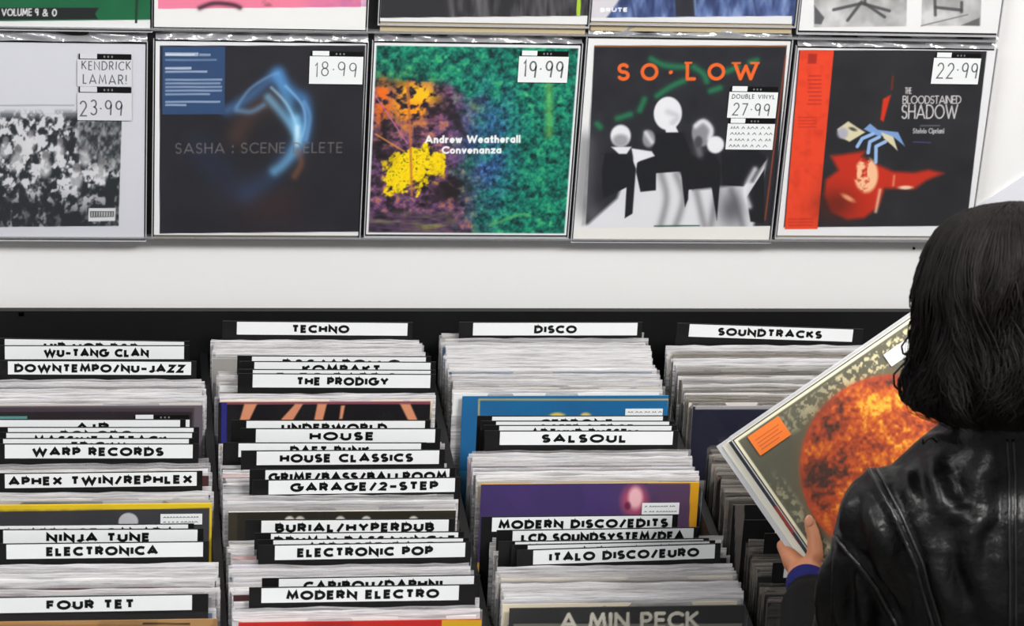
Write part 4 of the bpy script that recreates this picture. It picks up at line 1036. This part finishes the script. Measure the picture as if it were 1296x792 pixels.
# right hand hanging relaxed beside the hip
mb.capsule(WRR, WRR + Vector((.002, .012, -.075)), .02, .018)
for q in range(4):
    a = WRR + Vector((.004, -.020 + .017 * q, -.085)); L = (.034, .040, .038, .030)[q]
    mb.chain([WRR + Vector((.002, -.012 + .011 * q, -.05)), a, a + Vector((-.010, .006, -L)), a + Vector((-.028, .010, -L * 1.55))], [.0095, .009, .008, .007], 14)
mb.chain([WRR + Vector((0, .022, -.03)), WRR + Vector((-.012, .042, -.06)), WRR + Vector((-.024, .046, -.09))], [.012, .0095, .008], 14)
body = remeshed(mb, .004, 3, 'person_body')
person = link('person', body, None, M_skin)
tag(person, 'person with dark wavy hair in a black leather jacket, seen from behind, holding records', 'person')
ng = MB(); tq = hp(1022.5, 659, .0202)
ng.ellipsoid(tq, .0052, .0075, .0012, (Matrix((RT, UP, HN)).transposed()).to_quaternion(), 16, 8)
ng.build('thumb_nail', M_nail, person, True)
ey = MB()
for s in (-1, 1): ey.ellipsoid(hd(.03 * s, -.080, .013), .011, .009, .007, qh, 14, 8)
ey.build('eyes', mat('eye_white', rgb(225, 222, 218), .2), person, True)
tr = MB()
tr.ellipsoid((NECK.x, YT, .94), .172, .112, .12)
for s in (-1, 1):
    hip = Vector((NECK.x + .085 * s, YT, .9)); kn = Vector((NECK.x + .095 * s, YT + .02, .5)); an = Vector((NECK.x + .1 * s, YT - .01, .09))
    tr.chain([hip, kn, an], [.092, .066, .055])
link('trousers', remeshed(tr, .01, 4), person, M_denim)
sh = MB()
for s in (-1, 1):
    an = Vector((NECK.x + .1 * s, YT - .01, .045)); sh.ellipsoid(an + Vector((0, .05, 0)), .045, .13, .044)
    sh.box(an.x - .042, an.y - .07, 0, an.x + .042, an.y + .16, .03)
link('shoes', remeshed(sh, .006, 3), person, M_shoe)

# leather jacket ----------------------------------------------------
mb = MB(); R = []
def tring(z, cx, rx, ry, cy=YT, n=36, sq=2.5):
    out = []
    for k in range(n):
        a = 2 * math.pi * k / n; ca, sa = math.cos(a), math.sin(a)
        out.append(Vector((cx + rx * math.copysign(abs(ca) ** (2 / sq), ca), cy + ry * math.copysign(abs(sa) ** (2 / sq), sa), z)))
    return out
def zpy(py): return at(1285, py, Y=YT).z
def wpx(px, py): return NECK.x - at(px, py, Y=YT).x
R.append(tring(.82, NECK.x, .185, .13)); R.append(tring(.98, NECK.x, .178, .125))
for py, px, ry in ((800, 1118, .118), (710, 1112, .120), (670, 1108, .112), (648, 1106, .106), (627, 1114, .097), (609, 1130, .087), (591, 1154, .077), (572, 1180, .070), (559, 1202, .066), (546, 1216, .062), (528, 1222, .058), (515, 1224, .056)):
    R.append(tring(zpy(py), NECK.x, wpx(px, py), ry, YT + (.0 if py > 600 else .01)))
mb.rings(R)
for s, shd, el, wr in ((-1, SHL, ELL, WRL), (1, SHR, ELR, WRR)):
    mid = shd.lerp(el, .42) + Vector((.006 * s, 0, 0))
    mb.chain([shd, mid, el], [.062, .063, .056], 24)
jk = remeshed(mb, .0055, 6, 'leather_jacket')
nv = len(jk.vertices); co = np.empty(nv * 3); jk.vertices.foreach_get('co', co); co = co.reshape(-1, 3)
no = np.empty(nv * 3); jk.vertices.foreach_get('normal', no); no = no.reshape(-1, 3)
bvh = BVHTree.FromPolygons([tuple(v) for v in co], [tuple(q.vertices) for q in jk.polygons])
def cast(px, py):
    d = ray(px, py).normalized(); h = bvh.ray_cast(CAM, d)
    return (h[0], h[1]) if h[0] is not None else (None, None)
def dense(pts, step=4):
    out = []
    for (a, b_), (c, d) in zip(pts[:-1], pts[1:]):
        n = max(1, int(math.hypot(c - a, d - b_) / step)); out += [(a + (c - a) * i / n, b_ + (d - b_) * i / n) for i in range(n)]
    return out + [pts[-1]]
disp_ = np.zeros(nv)
def crease(pts, h, w):
    P = [cast(*q)[0] for q in dense(pts, 6)]; P = [np.array(v) for v in P if v is not None]
    if len(P) < 2: return
    D = np.full(nv, 1e9); T = np.zeros(nv)
    for i, (a, b_) in enumerate(zip(P[:-1], P[1:])):
        v = b_ - a; t = np.clip(((co - a) @ v) / (v @ v + 1e-12), 0, 1); dd = np.linalg.norm(co - a - t[:, None] * v, axis=1)
        m_ = dd < D; D[m_] = dd[m_]; T[m_] = (i + t[m_]) / (len(P) - 1)
    e = np.sin(np.pi * np.clip(T, .02, .98)) ** .5
    disp_[:] += 1.35 * h * e * (np.exp(-(D / w) ** 2) - .45 * np.exp(-((D - 1.9 * w) / (w * .8)) ** 2))
for pts, h, w in (
    ([(1097, 590), (1109, 609), (1128, 645), (1142, 676), (1160, 716), (1184, 800)], .006, .006),
    ([(1045, 664), (1080, 706), (1110, 744), (1138, 796)], .006, .006),
    ([(1178, 589), (1188, 622), (1196, 650)], .008, .012), ([(1148, 592), (1152, 620), (1160, 640)], .007, .009),
    ([(1104, 648), (1112, 690), (1122, 730), (1134, 756)], .008, .010), ([(1120, 662), (1134, 706), (1142, 740)], .006, .008),
    ([(1180, 704), (1190, 740), (1206, 780)], .009, .013), ([(1241, 628), (1246, 652), (1230, 678), (1228, 712), (1244, 772)], .008, .010),
    ([(1216, 640), (1226, 668)], .007, .012), ([(1262, 580), (1240, 610), (1238, 640)], .006, .014), ([(1278, 552), (1280, 600), (1281, 700), (1281, 795)], .004, .005),
    ([(1060, 690), (1062, 730), (1058, 790)], .009, .010), ([(1044, 690), (1040, 740), (1036, 792)], .008, .009), ([(1084, 725), (1092, 760), (1096, 795)], .008, .010),
    ([(1078, 625), (1072, 650), (1066, 680)], .006, .009), ([(1150, 560), (1200, 556)], .003, .01), ([(1256, 700), (1262, 790)], .005, .012)):
    crease(pts, h, w)
rs = np.random.RandomState(3)
for f_, a_ in ((16, .0028), (34, .0014), (70, .0006)):
    ph = rs.rand(3, 3) * 6; dr = rs.randn(3, 3); dr[:, 2] *= .45
    for k in range(3): disp_ += a_ * np.sin((co @ dr[k]) * f_ + ph[k, 0]) * .6
co2 = co + no * disp_[:, None]; jk.vertices.foreach_set('co', co2.ravel()); jk.update()
jacket = link('leather_jacket', jk, person, M_leather)
bvh = BVHTree.FromPolygons([tuple(v) for v in co2], [tuple(q.vertices) for q in jk.polygons])
def seam(pts, off, rad, name='seam'):
    q = []
    for x, y in dense(pts, 4):
        h, n = cast(x + off, y)
        if h is not None: q.append(h + n * rad * .35)
    if len(q) > 2:
        mbs = MB(); mbs.tube(q, rad, 8); return mbs.build(name, M_leather_trim, jacket, True)
for off in (0, 9): seam([(1097, 590), (1109, 609), (1128, 645), (1142, 676), (1160, 716), (1184, 800)], off, .0022)
for off in (0,): seam([(1046, 666), (1080, 706), (1110, 744), (1138, 796)], off, .0026)
for off in (-3, 4): seam([(1278, 556), (1280, 600), (1281, 700), (1281, 795)], off, .0016)
# knitted lower sleeves and cuffs
for el, wr in ((ELL + Vector((-.03, .02, 0)), WRL), (ELR, WRR)):
    d = el - wr; kn = MB(); kn.chain([wr + d * .17, wr + d * .4, el], [.0275, .041, .052], 24)
    link('knit_sleeve', remeshed(kn, .005, 3), person, M_knit)
    d.normalize(); cf = MB(); cf.tube([wr + d * .0, wr + d * .004, wr + d * .016, wr + d * .030], [.0235, .0255, .0268, .0270], 26)
    tag(cf.build('cuff', M_cuff, person, True), 'blue cuff', None)

# hair --------------------------------------------------------------
prof = [(252, 14), (256, 46), (263, 70), (275, 92), (290, 107), (310, 118), (340, 129), (370, 136), (400, 132), (440, 131), (480, 136), (508, 135), (524, 124), (537, 100), (546, 76)]
HC = Vector((NECK.x, YT + .015, 0))
def env(py):
    if py <= prof[0][0]: return prof[0][1]
    for (a, b_), (c, d) in zip(prof[:-1], prof[1:]):
        if a <= py <= c: return b_ + (d - b_) * (py - a) / (c - a)
    return prof[-1][1]
def hair_pt(py, ang, r):
    k = Vector((0, 0, 1)).lerp(UP, .85).normalized()
    c = at(1288, 398, Y=YT + .012) + k * ((398 - py) / 1158.)
    f = RT.cross(k).normalized() * -1
    return c + RT * (r * math.cos(ang)) + f * (r * .9 * math.sin(ang))
def hair_r(py, ang):
    """hair radius (m) at photo height py; ang = direction round the head, 0 = +x"""
    r = env(py) / 1165.
    dirv = Vector((math.cos(ang), math.sin(ang))); fd = Vector((face.dot(RT), face.dot(FW))).normalized()
    c = dirv.dot(fd)
    k = 1.0
    if py > 330: k = 1 - .46 * max(0, min(1, (c - .62) / .25))
    return r * k
mb = MB(); R = []
for i in range(34):
    py = 251.5 + (544 - 251.5) * i / 33; ring = []
    for k in range(48):
        a = 2 * math.pi * k / 48; w_ = max(0, min(1, (py - 330) / 150)); r_ = hair_r(py, a) * (.94 + .012 * math.sin(7 * a + py * .03) + w_ * (.035 * math.sin(9 * a + py * .05 + 1) + .03 * math.sin(17 * a - py * .07)))
        ring.append(hair_pt(py, a, r_))
    R.append(ring)
mb.rings(R)
hair = link('hair', remeshed(mb, .006, 2), person, M_hair)
cu = bpy.data.curves.new('hair_strands', 'CURVE'); cu.dimensions = '3D'; cu.bevel_depth = .0007; cu.bevel_resolution = 1; cu.use_fill_caps = False
hr = random.Random(5)
def strand(ang, p0, p1, amp, ph, fr, rad, out=0., dang=0.):
    n = 18; pts = []
    for i in range(n):
        t = i / (n - 1); py = p0 + (p1 - p0) * t
        a = ang + dang * t + amp * t * .35 * math.sin(ph + fr * t * 6.28)
        w_ = max(0, min(1, (py - 330) / 150)); r_ = hair_r(py, a) * (1 + w_ * (.035 * math.sin(9 * a + py * .05 + 1) + .03 * math.sin(17 * a - py * .07))) + .0005 + out * t + amp * .02 * t * math.sin(ph * 1.7 + fr * t * 6.28)
        v = hair_pt(py, a, r_); pts.append((v.x, v.y, v.z, rad * (1 - .55 * t)))
    sp = cu.splines.new('POLY'); sp.points.add(n - 1)
    for q, v in zip(sp.points, pts): q.co = (v[0], v[1], v[2], 1); q.radius = v[3]
for i in range(2800):
    a = hr.uniform(0, 2 * math.pi)
    strand(a, 252 + 30 * hr.random() ** 2 + (hr.random() < .35) * hr.uniform(0, 180), hr.uniform(496, 547), hr.uniform(.34, .62), 2.6 * math.sin(5 * a) + 1.7 * math.sin(11 * a + 1) + hr.gauss(0, .35), 1.5 + .5 * math.sin(3 * a), hr.uniform(.7, 1.6), hr.uniform(-.003, .004), .1 * math.sin(7 * a) + hr.gauss(0, .04))
def curve_to_mesh(c, name, m, parent):
    t = bpy.data.objects.new('tmp', c); col.objects.link(t)
    me = bpy.data.meshes.new_from_object(t.evaluated_get(bpy.context.evaluated_depsgraph_get()))
    bpy.data.objects.remove(t); bpy.data.curves.remove(c); me.materials.clear()
    me.polygons.foreach_set('use_smooth', [True] * len(me.polygons))
    return link(name, me, parent, m)
curve_to_mesh(cu, 'hair_strands', M_hair2, hair)
# loose curls on the left of the face and at the ends
def loop_px(pts, rad, Yq):
    sp = cl.splines.new('NURBS'); sp.use_endpoint_u = True; sp.order_u = 4; sp.points.add(len(pts) - 1)
    for q, (x, y) in zip(sp.points, pts):
        v = at(x, y, Y=Yq); q.co = (v.x, v.y, v.z, 1); q.radius = rad
cl = bpy.data.curves.new('loose_curl', 'CURVE'); cl.dimensions = '3D'; cl.bevel_depth = .0011; cl.bevel_resolution = 2; cl.resolution_u = 8
Yc = YT + .02
loop_px([(1158, 418), (1148, 428), (1141, 438), (1143, 448), (1152, 446), (1158, 436)], 1.2, Yc)
loop_px([(1160, 452), (1142, 462), (1131, 474), (1132, 488), (1140, 496), (1150, 500)], 1.1, Yc)
loop_px([(1168, 556), (1168, 562), (1174, 556), (1180, 554), (1186, 560)], 1.0, Yc - .02)
for k in range(90):
    x = hr.uniform(1140, 1200); y0 = hr.uniform(470, 510)
    loop_px([(x + 12, y0 - 20), (x + hr.uniform(-6, 4), y0), (x + hr.uniform(-4, 6) + (x - 1140) * .05, min(y0 + 20, 500 + (x - 1140) * .5 + hr.uniform(0, 8))), (x + hr.uniform(10, 22), min(y0 + 34, 508 + (x - 1140) * .5 + hr.uniform(0, 8))), (x + hr.uniform(26, 36), y0 + 22)], hr.uniform(.7, 1.8), Yc + hr.uniform(-.03, .03))
curve_to_mesh(cl, 'loose_curls', M_hair, hair)
print('records in bins', NREC[0])
